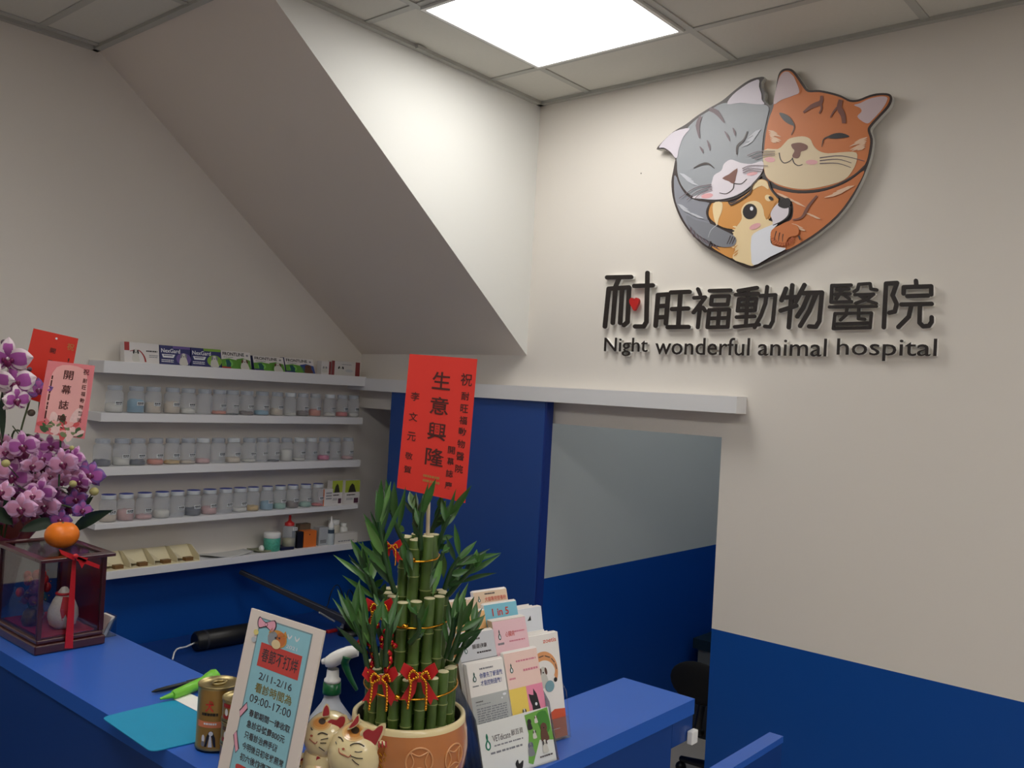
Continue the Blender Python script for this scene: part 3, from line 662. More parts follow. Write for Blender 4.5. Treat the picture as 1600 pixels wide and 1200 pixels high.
def dog(mb, P, cx, cy, s, body, ear, k=3, asp=1.0):
    """small seated dog picture"""
    F_(mb, P, [(cx+x*s/asp, cy+y*s) for x, y in smooth_loop([(-.3, .5), (-.32, .1), (-.2, -.15), (-.1, -.2), (.1, -.2), (.22, -.05), (.3, .2), (.32, .5)], 3)], body, k)
    F_(mb, P, [(cx+x*s/asp, cy+y*s) for x, y in oval(0, -.28, .2, .2)], body, k+1)
    F_(mb, P, [(cx+x*s/asp, cy+y*s) for x, y in oval(-.19, -.25, .08, .18, .2)], ear, k+2)
    F_(mb, P, [(cx+x*s/asp, cy+y*s) for x, y in oval(.19, -.25, .08, .18, -.2)], ear, k+2)
    F_(mb, P, [(cx+x*s/asp, cy+y*s) for x, y in oval(0, -.2, .05, .04)], inkk, k+2)
TZ = 1.671
bx = lambda px: at(px, 575, 1, 3.11).x
def p_red(mb, P):
    F_(mb, P, R4(0, 0, .14, .42), bred, 1); F_(mb, P, stroke2([(.15, .45), (.4, .38), (.55, .65), (.6, .95)], .03, .05), bred, 2)
    dog(mb, P, .32, .62, .62, dogw, inkk, 2, 2.0); lines(mb, P, .62, .36, .97, .5, 1, inkk, 2, 9); lines(mb, P, .7, .58, .97, .75, 2, greyink)
carton('medicine_box', 'white and red pet medicine box, leftmost on the top shelf', bx(193), bx(247.5), TZ, .072, .03, .012, bwhite, p_red, side=bwhite)
def p_navy(c):
    def f(mb, P):
        F_(mb, P, R4(.42, 0, 1, .14), c, 1); T_(mb, P, 'NexGard', (.04, .16, .66, .38), inkw, 2, bold=.015); F_(mb, P, [(.06, .46), (.5, .46), (.44, .64), (.1, .64)], inkw, 1); lines(mb, P, .12, .5, .42, .6, 1, navy, 2)
        F_(mb, P, oval(.78, .66, .25, .32), c, 1); dog(mb, P, .78, .66, .62, dogw, greyink, 2, 1.5); lines(mb, P, .05, .74, .45, .92, 2, inkw, 2, 4)
    return f
carton('medicine_box', 'navy and purple pet medicine box beside the white and red box', bx(248.5), bx(296), TZ, .07, .03, .01, navy, p_navy(purple))
carton('medicine_box', 'navy and lime green pet medicine box, third from the left on the top shelf', bx(298), bx(344.5), TZ, .07, .03, .014, navy, p_navy(lime))
def p_front(col, dg):
    def f(mb, P):
        T_(mb, P, 'FRONTLINE', (.05, .07, .78, .27), inkk, 2, bold=.025); lines(mb, P, .07, .34, .4, .42, 1, greyink)
        F_(mb, P, [(0, .5), (.25, .42), (.5, .5), (.62, .62), (.66, 1), (0, 1)], bgreen, 1); F_(mb, P, oval(.25, .72, .13, .2), mat('box_bright_green', (120, 190, 90), .4), 2)
        F_(mb, P, [(x*.16+.22, y*.2+.72) for x, y in ((-.5, -1), (.2, -1.1), (.6, 0), (.4, 1), (-.4, 1))], mat('box_teal', (30, 84, 88), .4), 3)
        F_(mb, P, R4(0, .9, .3, 1), col, 2); F_(mb, P, [(.5, .45), (.72, .36), (.98, .48), (1, 1), (.6, 1)], dg, 1); dog(mb, P, .78, .7, .6, dogb if dg is not bgreen else dogw, dogb, 3, 1.4)
        F_(mb, P, oval(.88, .2, .04, .06), greyink, 2)
    return f
carton('medicine_box', 'white and green flea treatment box with a pale cat and red corner', bx(346), bx(392), TZ, .068, .03, .018, bwhite, p_front(bred, bgreen), side=navy)
carton('medicine_box', 'white and green flea treatment box with a brown dog, middle of three alike', bx(397), bx(445), TZ, .058, .03, .022, bwhite, p_front(navy, bgreen), side=navy)
carton('medicine_box', 'white and green flea treatment box with a dog on blue, rightmost of three', bx(447), bx(492), TZ, .06, .03, .024, bwhite, p_front(navy, bblue), side=navy)
def p_small(mb, P): F_(mb, P, R4(.78, 0, 1, 1), bmar, 1); dog(mb, P, .35, .6, .5, dogw, greyink, 2, .6)
carton('medicine_box', 'narrow white box with a maroon edge near the right end of the top shelf', bx(501), bx(516), TZ, .056, .03, .0, bwhite, p_small)
def p_mar(mb, P):
    F_(mb, P, R4(0, 0, .1, 1), bmar, 1); F_(mb, P, R4(.84, 0, 1, 1), bmar, 1); lines(mb, P, .35, .2, .7, .28, 1, greyink); dog(mb, P, .32, .6, .55, dogw, inkk, 2, 1.5); F_(mb, P, oval(.62, .65, .14, .1), mat('box_pale_grey', (186, 188, 192), .5), 2)
carton('medicine_box', 'pale box with maroon ends and a dog, rightmost on the top shelf', bx(517), bx(561), TZ, .062, .03, .0, mat('box_pale', (206, 202, 198), .5), p_mar)

# boxes at the right of the fourth shelf
LZ = 1.102; lx = lambda px: at(px, 790, 1, 3.1).x
def p_or(mb, P): F_(mb, P, R4(0, 0, .12, 1), orange_m, 1); lines(mb, P, .3, .2, .9, .7, 3, greyink, 2, 5)
carton('medicine_box', 'small white box with an orange edge beside the last blue-lidded jar', lx(504), lx(519), LZ, .072, .035, 0, bwhite, p_or, 3.1, 'boxes at the right end of the jar shelf')
def p_g(sd):
    def f(mb, P):
        F_(mb, P, R4(0, 0, 1, .5), mat('box_yellow_green', (172, 188, 70), .4), 1); F_(mb, P, [(.2, .5), (.3, .25), (.45, .12), (.6, .2), (.75, .5)], mat('box_dark_dog', (52, 50, 40), .5), 2)
        lines(mb, P, .12, .58, .7, .68, 1, inkk, 2, 9); lines(mb, P, .1, .74, .55, .84, 2, greyink, 2, sd); F_(mb, P, R4(.62, .75, .92, .96), mat('box_plum', (84, 50, 70), .5), 2)
    return f
carton('medicine_box', 'yellow-green and white supplement box with a dark dog, left of the pair', lx(521), lx(537), LZ, .105, .035, 0, bwhite, p_g(3), 3.115, 'boxes at the right end of the jar shelf')
carton('medicine_box', 'yellow-green and white supplement box with a dark dog, at the shelf end', lx(538), lx(560.5), LZ, .105, .04, 0, bwhite, p_g(8), 3.1, 'boxes at the right end of the jar shelf')

# ------------------------------------------------------------------ lowest shelf
SZ = .931; bX = lambda px, py=880: at(px, py, 1, 3.12).x
creamc = mat('cream_carton', (226, 216, 182), .65)
t = thing('cream_tray', 'cream folded tray with four sloping pockets on the lowest shelf', 'tray', (1.6, 3.13, SZ))
xa, xb = 1.479, 1.84; pw = (xb-xa)/4
MB().box((xa, 3.085, SZ), (xb, 3.19, SZ+.003), creamc).build('tray_floor', t)
for k in range(5):
    x = xa+pw*k; x = min(max(x, xa+.001), xb-.001)
    mb = MB(); mb.prism([(x, 3.087, SZ+.003), (x, 3.19, SZ+.003), (x, 3.19, SZ+.05), (x, 3.15, SZ+.052), (x, 3.09, SZ+.02)], (.0022, 0, 0), creamc); mb.build('divider', t)
for k in range(4):
    x = xa+pw*k
    mb = MB(); mb.add([(x+.004, 3.18, SZ+.05), (x+pw-.002, 3.18, SZ+.05), (x+pw-.002, 3.13, SZ+.006), (x+pw*.55, 3.13, SZ+.006)], [(0, 1, 2, 3)], creamc)
    mb.add([(x+.004, 3.18, SZ+.05), (x+pw*.55, 3.13, SZ+.006), (x+.004, 3.09, SZ+.018)], [(0, 1, 2)], creamc)
    mb.box((x+pw*.4, 3.092, SZ+.003), (x+pw*.75, 3.115, SZ+.016), mat('brown_vial', (126, 92, 50), .4)); mb.build('pocket', t)
def sheet(name, label, cat, pts, z, m, th=.0012, curl=0):
    mb = MB(); n = 10; TLs, TRs, BRs, BLs = [Vector((x, y, z)) for x, y in pts]
    up = []; dn = []
    for i in range(n+1):
        for j in range(n+1):
            u, v = i/n, j/n; p = (TLs*(1-u)+TRs*u)*(1-v)+(BLs*(1-u)+BRs*u)*v
            p.z += curl*(abs(u-.5)*2)**2*(.5+v*.5)+.0004; up.append(p+Vector((0, 0, th))); dn.append(p)
    N = (n+1)**2; fs = []; fid = lambda i, j: i*(n+1)+j
    for i in range(n):
        for j in range(n): fs.append((fid(i, j), fid(i+1, j), fid(i+1, j+1), fid(i, j+1))); fs.append((N+fid(i, j+1), N+fid(i+1, j+1), N+fid(i+1, j), N+fid(i, j)))
    for i in range(n):
        for a_, b_ in ((fid(i, 0), fid(i+1, 0)), (fid(i+1, n), fid(i, n)), (fid(0, i+1), fid(0, i)), (fid(n, i), fid(n, i+1))): fs.append((a_, N+a_, N+b_, b_))
    mb.add(up+dn, fs, m, True); o = mb.build(name, loc=(TLs+BRs)/2); return tag(o, label, cat)
sheet('paper_sheet', 'curling pale sheet of paper lying beside the cream tray', 'paper', [(1.87, 3.18), (2.09, 3.18), (2.08, 3.09), (1.89, 3.09)], SZ, mat('greyish_paper', (206, 206, 204), .6), curl=.012)
sheet('magazine', 'olive and white printed leaflet lying on the lowest shelf', 'leaflet', [(2.10, 3.17), (2.20, 3.17), (2.19, 3.09), (2.10, 3.1)], SZ, mat('olive_print', (128, 130, 106), .5, noise_amt=.6, nscale=60), th=.006, curl=.006)
o = MB().box((2.21, 3.09, SZ), (2.275, 3.15, SZ+.012), mat('navy_cover', (24, 30, 66), .4)).build('notebook', loc=(2.22, 3.11, SZ), bevel=.001); tag(o, 'small dark navy notebook lying flat near the green tub', 'notebook')
t = thing('green_tub', 'round mint green speckled tub with a white lid on the lowest shelf', 'jar', (bX(423), 3.12, SZ)); x = bX(423)
mb = MB(); mb.lathe([(0, 0), (.031, 0), (.034, .004), (.034, .05), (.031, .054), (0, .054)], (x, 3.12, SZ), mat('mint_speckle', (82, 170, 146), .4, noise_amt=.5, nscale=120), n=28); mb.build('tub_body', t)
MB().lathe([(.033, .053), (.0345, .056), (.0345, .072), (.032, .075), (0, .075)], (x, 3.12, SZ), white, n=28).build('lid', t, label='white lid')
o = MB().ell((bX(405), 3.11, SZ+.014), (.011, .011, .014), white, 14, 8).build('cotton_ball', loc=(bX(405), 3.11, SZ)); tag(o, 'small white rounded object just left of the green tub', 'cotton ball')
x = bX(449)
t = thing('squeeze_bottle', 'clear squeeze bottle with a red nozzle and olive liquid', 'bottle', (x, 3.12, SZ))
MB().lathe([(0, .001), (.026, .001), (.028, .004), (.028, .085), (.022, .096), (.014, .098)], (x, 3.12, SZ), frost, n=24).build('bottle_body', t)
MB().lathe([(0, .003), (.026, .003), (.026, .044), (0, .044)], (x, 3.12, SZ), mat('olive_liquid', (150, 142, 84), .2), n=24).build('liquid', t, label='olive liquid')
MB().lathe([(.02, .096), (.02, .108), (.012, .112), (.006, .118), (.005, .139), (0, .14)], (x, 3.12, SZ), mat('red_nozzle', (196, 38, 36), .4), n=20).build('nozzle', t, label='red nozzle')
mb = MB(); P = lambda u, v, k=0: Vector((x-.002+u*.022, 3.12-.029-.0004*k, SZ+.092-v*.014)); mb.box(P(0, 1)+Vector((0, 0, 0)), P(1, 0)+Vector((0, .0006, 0)), white); T_(mb, P, '04', (.15, .15, .85, .85), inkk, 1); mb.build('label_sticker', t)
lowb = 'small boxes and bottles at the right of the lowest shelf'
def plain(m, k=2, sd=1, im=None):
    return lambda mb, P: lines(mb, P, .15, .7, .85, .9, k, im or greyink, 2, sd) if k else None
carton('medicine_box', 'narrow black box standing between the squeeze bottle and the orange box', bX(458), bX(467), SZ, .068, .04, 0, mat('box_black', (20, 20, 30), .4), plain(0, 0), 3.1, lowb)
def p_o(mb, P): F_(mb, P, oval(.45, .22, .05, .035), inkk, 1)
carton('medicine_box', 'plain orange box with a small black dot', bX(468), bX(487.5), SZ, .068, .04, 0, orange_m, p_o, 3.1, lowb)
carton('medicine_box', 'open brown cardboard box standing behind the orange box', bX(473), bX(490), SZ, .09, .03, 0, mat('cardboard', (132, 112, 90), .8), plain(0, 0), 3.155, lowb)
carton('medicine_box', 'grey and white box with dark print along its foot', bX(491.5), bX(505), SZ, .078, .04, .0, mat('box_silver', (176, 180, 182), .4), plain(0, 3, 4, inkk), 3.1, lowb)
x = bX(509.5)
t = thing('dropper_bottle', 'slim white dropper bottle with a pointed tip', 'bottle', (x, 3.1, SZ), lowb)
MB().lathe([(0, 0), (.014, 0), (.0155, .003), (.0155, .066), (.011, .074), (.009, .076)], (x, 3.1, SZ), mat('pale_bottle', (198, 208, 210), .35), n=20).build('bottle_body', t)
MB().lathe([(.0125, .074), (.0125, .09), (.007, .096), (.0045, .104), (.0025, .122), (0, .123)], (x, 3.1, SZ), white, n=18).build('tip', t)
MB().lathe([(.0157, .05), (.0158, .051), (.0158, .066), (.0157, .067)], (x, 3.1, SZ), mat('dark_band', (60, 76, 92), .4), n=20).build('band', t, label='dark band')
x = bX(525)
t = thing('pill_bottle', 'round white pill bottle with a wide ribbed cap behind a white carton', 'bottle', (x, 3.15, SZ), lowb)
MB().lathe([(0, 0), (.025, 0), (.027, .003), (.027, .07), (.022, .077), (.02, .078)], (x, 3.15, SZ), mat('pill_bottle_body', (210, 206, 190), .35), n=24).build('bottle_body', t)
MB().lathe([(.0235, .077), (.0245, .079), (.0245, .096), (.022, .099), (0, .099)], (x, 3.15, SZ), white, n=24).build('cap', t)
x = bX(541)
t = thing('pill_bottle', 'smaller white pill bottle at the right end of the lowest shelf', 'bottle', (x, 3.155, SZ), lowb)
MB().lathe([(0, 0), (.019, 0), (.021, .003), (.021, .055), (.014, .062), (.013, .064)], (x, 3.155, SZ), white, n=20).build('bottle_body', t)
MB().lathe([(.0145, .063), (.015, .065), (.015, .079), (0, .08)], (x, 3.155, SZ), white, n=20).build('cap', t)
carton('medicine_box', 'white carton lying in front of the pill bottles, at the right', bX(514), bX(549), SZ, .045, .03, 0, mat('box_offwhite', (218, 214, 208), .5), plain(0, 1, 6, greyink), 3.09, lowb)

# ------------------------------------------------------------------ bamboo arrangement in a cat planter
BC = Vector((.907, .935, 0)); BS = 1072.0
TOC = Vector((-.697, -.717, 0)).normalized()           # from the plant towards the customer side
def bp(px, py, off=0.0):
    """point on the upright plane through the plant's axis, moved `off` towards the customer side"""
    n = TOC; o = BC+TOC*off; d = (px-800)/FPX*RT-(py-600)/FPX*UP+_F
    return EYE+d*((o-EYE).dot(n)/d.dot(n))
leafm = mat('bamboo_leaf', (50, 94, 36), .4, noise_amt=.4, nscale=40); leafm3 = mat('bamboo_leaf_light', (84, 126, 60), .4, noise_amt=.4, nscale=40); leafm2 = mat('bamboo_leaf_dark', (32, 66, 30), .4, noise_amt=.4, nscale=40)
stalkm = mat('bamboo_stalk', (74, 98, 42), .35, noise_amt=.45, nscale=45); nodem = mat('bamboo_node', (150, 160, 100), .5); cutm = mat('bamboo_cut_end', (206, 196, 158), .8, noise_amt=.1, nscale=200)
gold = mat('gold_foil', (226, 160, 50), .22, metal=1); redr = mat('red_ribbon', (196, 30, 34), .35, noise_amt=.2, nscale=50); redm = mat('red_foil', (190, 22, 36), .25, metal=.5, noise_amt=.3, nscale=200)
def leaf(mb, P0, P1, w_, m, side=None, bend=.12, fold=.25, n=9):
    P0, P1 = Vector(P0), Vector(P1); ax = P1-P0; l = ax.length
    view = (EYE-(P0+P1)/2).normalized(); sd = ax.cross(view).normalized() if side is None else Vector(side).normalized()
    nr = sd.cross(ax).normalized(); vs = []
    for i in range(n+1):
        t = i/n; ww = w_*.5*(math.sin(PI*min(1, t**.85))**1.05 if 0 < t < 1 else .03)
        c = P0+ax*t+Vector((0, 0, 1))*bend*l*math.sin(PI*t)*.6+nr*0
        for k in (-1, -.5, 0, .5, 1): vs.append(c+sd*ww*k+nr*abs(k)*ww*fold)
    fs = [(i*5+k, i*5+k+1, i*5+k+6, i*5+k+5) for i in range(n) for k in range(4)]
    mb.add(vs, fs, m, True)
bam = thing('potted_lucky_bamboo', 'three-tiered lucky bamboo with red bows in a tan ceramic cat planter', 'potted plant', (BC.x, BC.y, CT))
rb = random.Random(5)
def stalk(x, y, z0, z1, r):
    prof = []; mats_ = []; z = z0; seg = rb.uniform(.028, .045); nz = z0+rb.uniform(.01, .03)
    prof.append((r*.97, z0))
    while nz < z1-.012:
        prof += [(r*.96, nz-.004), (r*1.08, nz-.0008), (r*1.1, nz+.0006), (r*.95, nz+.003)]; mats_ += [stalkm, stalkm, nodem, stalkm]; nz += rb.uniform(.03, .05)
    prof += [(r*1.0, z1-.001), (r*.93, z1), (0, z1)]; mats_ += [stalkm, cutm, cutm]
    mb = MB(); mb.lathe(prof, (x, y, 0), n=12, mats=mats_); mb.build('stalk', bam, fix=False)
tiers = [(.0585, 20, 1.238, .0083, 1.105), (.040, 13, 1.340, .0083, 1.12), (.0215, 7, 1.424, .0085, 1.2)]
for R_r, n_, zt_, r_, z0_ in tiers:
    for k in range(n_):
        g = 2*PI*k/n_+.1; dz = rb.uniform(-.005, .004)
        stalk(BC.x+R_r*math.cos(g), BC.y+R_r*math.sin(g), z0_, zt_+dz, r_*rb.uniform(.9, 1.08))
stalk(BC.x, BC.y, 1.2, 1.42, .008)
# shoots with leaves: (start, bend, end) and leaf tips
SH = [((617, 925), (600, 870), (592, 815), .045, [(596, 748), (588, 765), (611, 752), (568, 802), (570, 812), (578, 845)]),
      ((640, 862), (622, 830), (612, 800), .02, [(603, 748), (616, 752), (632, 830), (640, 905)]),
      ((657, 858), (657, 825), (661, 800), .025, [(681, 748), (671, 764), (648, 792)]),
      ((650, 835), (648, 815), (646, 795), -.02, [(640, 768), (650, 770), (655, 800)]),
      ((683, 860), (690, 835), (703, 805), .0, [(737, 758), (722, 785), (690, 775), (708, 838)]),
      ((672, 838), (680, 815), (687, 795), -.03, [(688, 775), (697, 782), (704, 800)]),
      ((695, 920), (705, 890), (718, 870), .03, [(745, 845), (710, 818), (783, 864), (733, 890)]),
      ((700, 930), (722, 905), (742, 885), .01, [(782, 866), (760, 862), (745, 858), (715, 880)]),
      ((676, 900), (690, 870), (692, 862), .05, [(693, 905), (704, 850), (676, 930)]),
      ((598, 935), (580, 910), (570, 885), .03, [(547, 842), (521, 867), (566, 845), (583, 858), (600, 905)]),
      ((590, 950), (585, 920), (578, 900), .045, [(555, 862), (545, 880), (585, 870)]),
      ((575, 1045), (565, 1000), (552, 970), .07, [(527, 920), (538, 925), (562, 905)]),
      ((590, 1042), (585, 1005), (575, 975), .075, [(547, 938), (561, 908), (600, 935), (560, 950)]),
      ((603, 1040), (603, 1005), (606, 975), .075, [(622, 925), (600, 940), (583, 925)]),
      ((703, 1030), (715, 995), (722, 970), .04, [(741, 932), (757, 962), (724, 928), (738, 985)]),
      ((697, 1028), (706, 990), (709, 965), .03, [(715, 925), (732, 910), (700, 935)]),
      ((712, 1035), (728, 1000), (738, 975), .01, [(758, 960), (745, 940), (725, 955)]),
      ((640, 1005), (655, 985), (652, 960), .05, [(636, 935), (668, 990), (663, 940)])]
for a_, b_, c_, off, tips in SH:
    mb = MB(); P0, P1, P2_ = bp(*a_, off), bp(*b_, off+.008), bp(*c_, off+.012)
    pth = smooth_loop([tuple(P0), tuple(P1), tuple(P2_)], 4, False); mb.tube(pth, [.0042-.0018*i/(len(pth)-1) for i in range(len(pth))], leafm2, n=7)
    order = sorted(tips, key=lambda q_: -q_[1]); nt_ = len(order); LP_ = len(pth)-1
    for i, (tx, ty) in enumerate(order):
        f_ = .25+.75*(i+1)/nt_; st = Vector(pth[min(LP_, max(1, int(f_*LP_)))]); tip = bp(tx, ty, off+rb.uniform(-.03, .035))
        if (tip-st).length > .1: st = st+(tip-st)*.12
        leaf(mb, st, tip, rb.uniform(.008, .0115), rb.choice((leafm, leafm, leafm3)), bend=rb.uniform(-.05, .05), fold=.35)
        s2 = Vector(pth[min(LP_, max(1, int(f_*LP_)-2))]); d_ = tip-s2
        sh_ = d_.cross(TOC).normalized()*rb.choice((-1, 1))*d_.length*rb.uniform(.12, .24)
        leaf(mb, s2, s2+d_*rb.uniform(.7, .92)+sh_+TOC*rb.uniform(-.02, .02), rb.uniform(.006, .0085), rb.choice((leafm, leafm2)), bend=rb.uniform(-.04, .08), fold=.35)
        if i == 0: leaf(mb, s2, s2+d_*rb.uniform(.55, .75)-sh_*.9+TOC*rb.uniform(0, .03), rb.uniform(.007, .0095), leafm2, bend=.04, fold=.35)
    mb.build('shoot', bam, fix=False)
# gold wire ties
for R_r, z_ in ((.0675, 1.212), (.049, 1.305), (.031, 1.395)):
    mb = MB(); n_ = 40; pth = [(BC.x+R_r*math.cos(2*PI*i/n_), BC.y+R_r*math.sin(2*PI*i/n_), z_+.003*math.sin(2*PI*i/n_+1)) for i in range(n_+1)]
    mb.tube(pth, .0014, gold, n=6, caps=False); g = math.atan2(TOC.y, TOC.x)-.25
    mb.ell((BC.x+(R_r+.001)*math.cos(g), BC.y+(R_r+.001)*math.sin(g), z_), (.005, .005, .0035), gold, 10, 6); mb.build('wire_tie', bam)
def bow(cx, cy, s, off, label):
    q_ = lambda x, y, o=0: bp(cx+x*s, cy+y*s, off+o)
    mb = MB()
    for sx in (-1, 1):
        up = [(0, -2), (sx*10, -14), (sx*24, -22), (sx*30, -8), (sx*20, 4), (0, 4)]
        mb.prism([q_(x, y, .004+.006*abs(x)/30) for x, y in up], TOC*-.003, redr)
        tl = [(sx*2, 2), (sx*12, 6), (sx*30, 36), (sx*22, 34), (sx*18, 44), (sx*6, 24)]
        mb.prism([q_(x, y, .002) for x, y in tl], TOC*-.002, redr)
    mb.ell(q_(0, 0, .006), (.006*s, .006*s, .007*s), redr, 12, 8); o = mb.build('ribbon_bow', bam)
    mb = MB()
    for pts in (((-2, 0), (-12, 6), (-14, 20), (-16, 34), (-18, 48)), ((3, 0), (10, 8), (11, 22), (11, 36), (10, 50)), ((-2, -4), (-10, -10), (-16, -2), (-14, 8)), ((4, -4), (12, -8), (16, 2))):
        for x, y in smooth_loop(pts, 3, False): mb.ell(q_(x, y, .011), (.0021*s, .0021*s, .0024*s), gold, 8, 5)
    mb.build('gold_beads', o, label='gold bead strings')
bow(655, 1058, 1.0, .069, ''); bow(594, 1062, .95, .066, ''); bow(592, 952, .8, .055, ''); bow(612, 855, .55, .035, '')
for pts, off in ((((590, 975), (577, 1000), (583, 1030), (572, 1055)), .068), (((604, 985), (596, 1005), (610, 1025), (603, 1048)), .072), (((566, 990), (562, 1010), (572, 1022)), .066), (((614, 975), (610, 1000), (618, 1010)), .06)):
    mb = MB(); pth = [bp(x, y, off+.004*math.sin(i*2)) for i, (x, y) in enumerate(smooth_loop(pts, 6, False))]
    mb.tube(pth, [.0034+.0012*math.sin(i*1.9) for i in range(len(pth))], redm, n=8)
    for i, p in enumerate(pth[::2]): mb.ell(p+TOC*.005, (.0016, .0016, .0016), gold, 6, 4)
    mb.build('foil_garland', bam)
# planter
tan = mat('tan_glaze', (190, 122, 70), .25, noise_amt=.18, nscale=14, coat=.6); creamg = mat('cream_glaze', (226, 208, 160), .22, coat=.6); soilm = mat('dark_pebbles', (52, 46, 34), .8, noise_amt=.6, nscale=90, bump=1); coinm = mat('coin_relief', (210, 150, 98), .25, coat=.6)
prof = [(0, CT+.0005), (.055, CT+.0005), (.06, CT+.003), (.075, CT+.02), (.085, CT+.05), (.0875, CT+.075), (.085, CT+.1), (.082, CT+.112), (.0815, CT+.119), (.078, CT+.121), (.0745, CT+.118), (.074, CT+.1), (.07, CT+.06), (0, CT+.055)]
mb = MB(); mb.lathe(prof, (BC.x, BC.y, 0), n=64, mats=[tan]*7+[creamg]*3+[soilm]*3); pot = mb.build('planter', bam, fix=False)
mb = MB(); mb.lathe([(.0742, CT+.085), (.05, CT+.088), (0, CT+.088)], (BC.x, BC.y, 0), soilm, n=40); mb.build('pebbles', bam, fix=False)
def potS(a, z, lift=0):
    zz = z-CT; r = .0875-.0000
    for (r0, z0), (r1, z1) in zip(prof[2:9], prof[3:10]):
        if z0 <= z <= z1: r = r0+(r1-r0)*(z-z0)/(z1-z0)
    return Vector((BC.x+(r+lift)*math.cos(a), BC.y+(r+lift)*math.sin(a), z))
a0 = math.atan2(-BC.y, -BC.x)
for da, z_, rr in ((.2, 1.131, .0185), (.86, 1.127, .018)):
    mb = MB(); f = lambda u, v: potS(a0+da+u/.086, z_+v, .0006)
    mb.tube([f(rr*math.cos(t*2*PI/28), rr*math.sin(t*2*PI/28)) for t in range(29)], .0014, coinm, n=6, caps=False)
    h_ = rr*.55
    for k in range(4):
        g = k*PI/2+PI/4; p0 = (rr*math.cos(g), rr*math.sin(g)); p1 = (rr*math.cos(g+PI/2), rr*math.sin(g+PI/2)); md_ = (rr*.42*math.cos(g+PI/4), rr*.42*math.sin(g+PI/4))
        mb.tube([f(*x) for x in smooth_loop([p0, md_, p1], 6, False)], .0011, coinm, n=6)
    mb.build('coin_relief', pot)
# cat figures in relief on the planter
cinner = mat('cat_ear_red', (164, 28, 40), .25, coat=.6); cline = mat('cat_painted_line', (46, 34, 28), .4); cpatch = mat('cat_orange_patch', (206, 140, 70), .25, coat=.6); cblack = mat('cat_black_patch', (60, 44, 34), .3, coat=.5); cmouth = mat('cat_mouth_line', (160, 80, 60), .4)
def hit(px, py, c, r, lift=.0004):
    d = ((px-800)/FPX*RT-(py-600)/FPX*UP+_F).normalized(); o = EYE-c; b = o.dot(d); q_ = b*b-o.dot(o)+r*r
    if q_ < 0: return EYE+d*(-b)
    p = EYE+d*(-b-math.sqrt(q_)); return p+(p-c).normalized()*lift
def cat(cx, cy, r, off, ears, eyes, nose, mouth, wh, patch, scale=1.0):
    c = bp(cx, cy, off); mb = MB(); mb.ell(c, (r, r, r*.98), creamg, 28, 18)
    bz = c.z-r*.6
    # body below the head, running down to the counter
    mb.lathe([(0, CT+.0008), (r*.8, CT+.0008), (r*1.05, CT+.012), (r*.95, max(CT+.02, bz)), (r*.6, bz+r*.4)], (c.x, c.y, 0), creamg, n=24)
    o = mb.build('cat_figure', pot, label='cream cat with red ears')
    D_ = (EYE-c).normalized()
    for inner in ears:
        sm_ = smooth_loop(inner, 3); gx_ = sum(p[0] for p in inner)/len(inner); gy_ = sum(p[1] for p in inner)/len(inner)
        oute = [(gx_+(x-gx_)*1.3, gy_+(y-gy_)*1.28) for x, y in sm_]
        me_ = MB(); dd = (EYE-c).normalized(); oo_ = off+r*.62
        me_.prism([bp(x, y, oo_) for x, y in oute], -dd*r*.5, creamg); me_.prism([bp(x, y, oo_+.0012) for x, y in sm_], -dd*.003, cinner)
        me_.build('ear', o, label='red inner ear', bevel=.0008)
    mf = MB()
    def disc(x, y, rx, ry, m, lf):
        ct = hit(x, y, c, r, lf); nn = (ct-c).normalized(); pts = [hit(x+rx*math.cos(g), y+ry*math.sin(g), c, r, lf) for g in [2*PI*i/20 for i in range(20)]]
        mf.add([ct]+pts, [(0, i+1, (i+1) % 20+1) for i in range(20)], m, True)
    disc(patch[0], patch[1], patch[2]*1.25, patch[3]*1.25, mat('cat_patch_pale', (222, 184, 124), .25, coat=.6), .0003); disc(*patch, mat('cat_patch_mid', (214, 160, 92), .25, coat=.6), .0006); disc(patch[0], patch[1]-1, patch[2]*.78, patch[3]*.78, cpatch, .0009); disc(patch[0]+2, patch[1]-3, patch[2]*.42, patch[3]*.5, cblack, .0013)
    ln = lambda pts, w_, m=cline: mf.tube([hit(x, y, c, r, .0008) for x, y in smooth_loop(pts, 3, False)], w_, m, n=5)
    for e in eyes: ln(e, .0008)
    for e in wh: ln(e, .0006)
    for e in mouth: ln(e, .0007, cmouth)
    disc(*nose, 2.2, 1.8, cmouth, .001)
    mf.build('painted_face', o, label='painted eyes, patch and whiskers')
    return c
z3 = lambda x, y: (460+x/6, 1000+y/6)
Z = lambda *p: [z3(*q) for q in p]
cat(560, 1176, .0425, .05, [Z((510, 826), (545, 775), (590, 712), (602, 720), (600, 770), (560, 810)), Z((645, 870), (690, 835), (740, 852), (790, 812), (828, 806), (826, 850), (790, 930), (760, 985), (722, 1000), (680, 965), (650, 915))],
    [Z((415, 912), (440, 920), (460, 950)), Z((522, 990), (560, 972), (610, 972), (655, 998))], z3(462, 1022), [Z((420, 1015), (425, 1055), (470, 1080), (510, 1098), (530, 1075))],
    [Z((565, 1045), (600, 1052), (635, 1045)), Z((530, 1085), (580, 1105), (640, 1110)), Z((390, 955), (398, 975)), Z((540, 1115), (575, 1150), (605, 1170))], (*z3(560, 870), 15, 11))
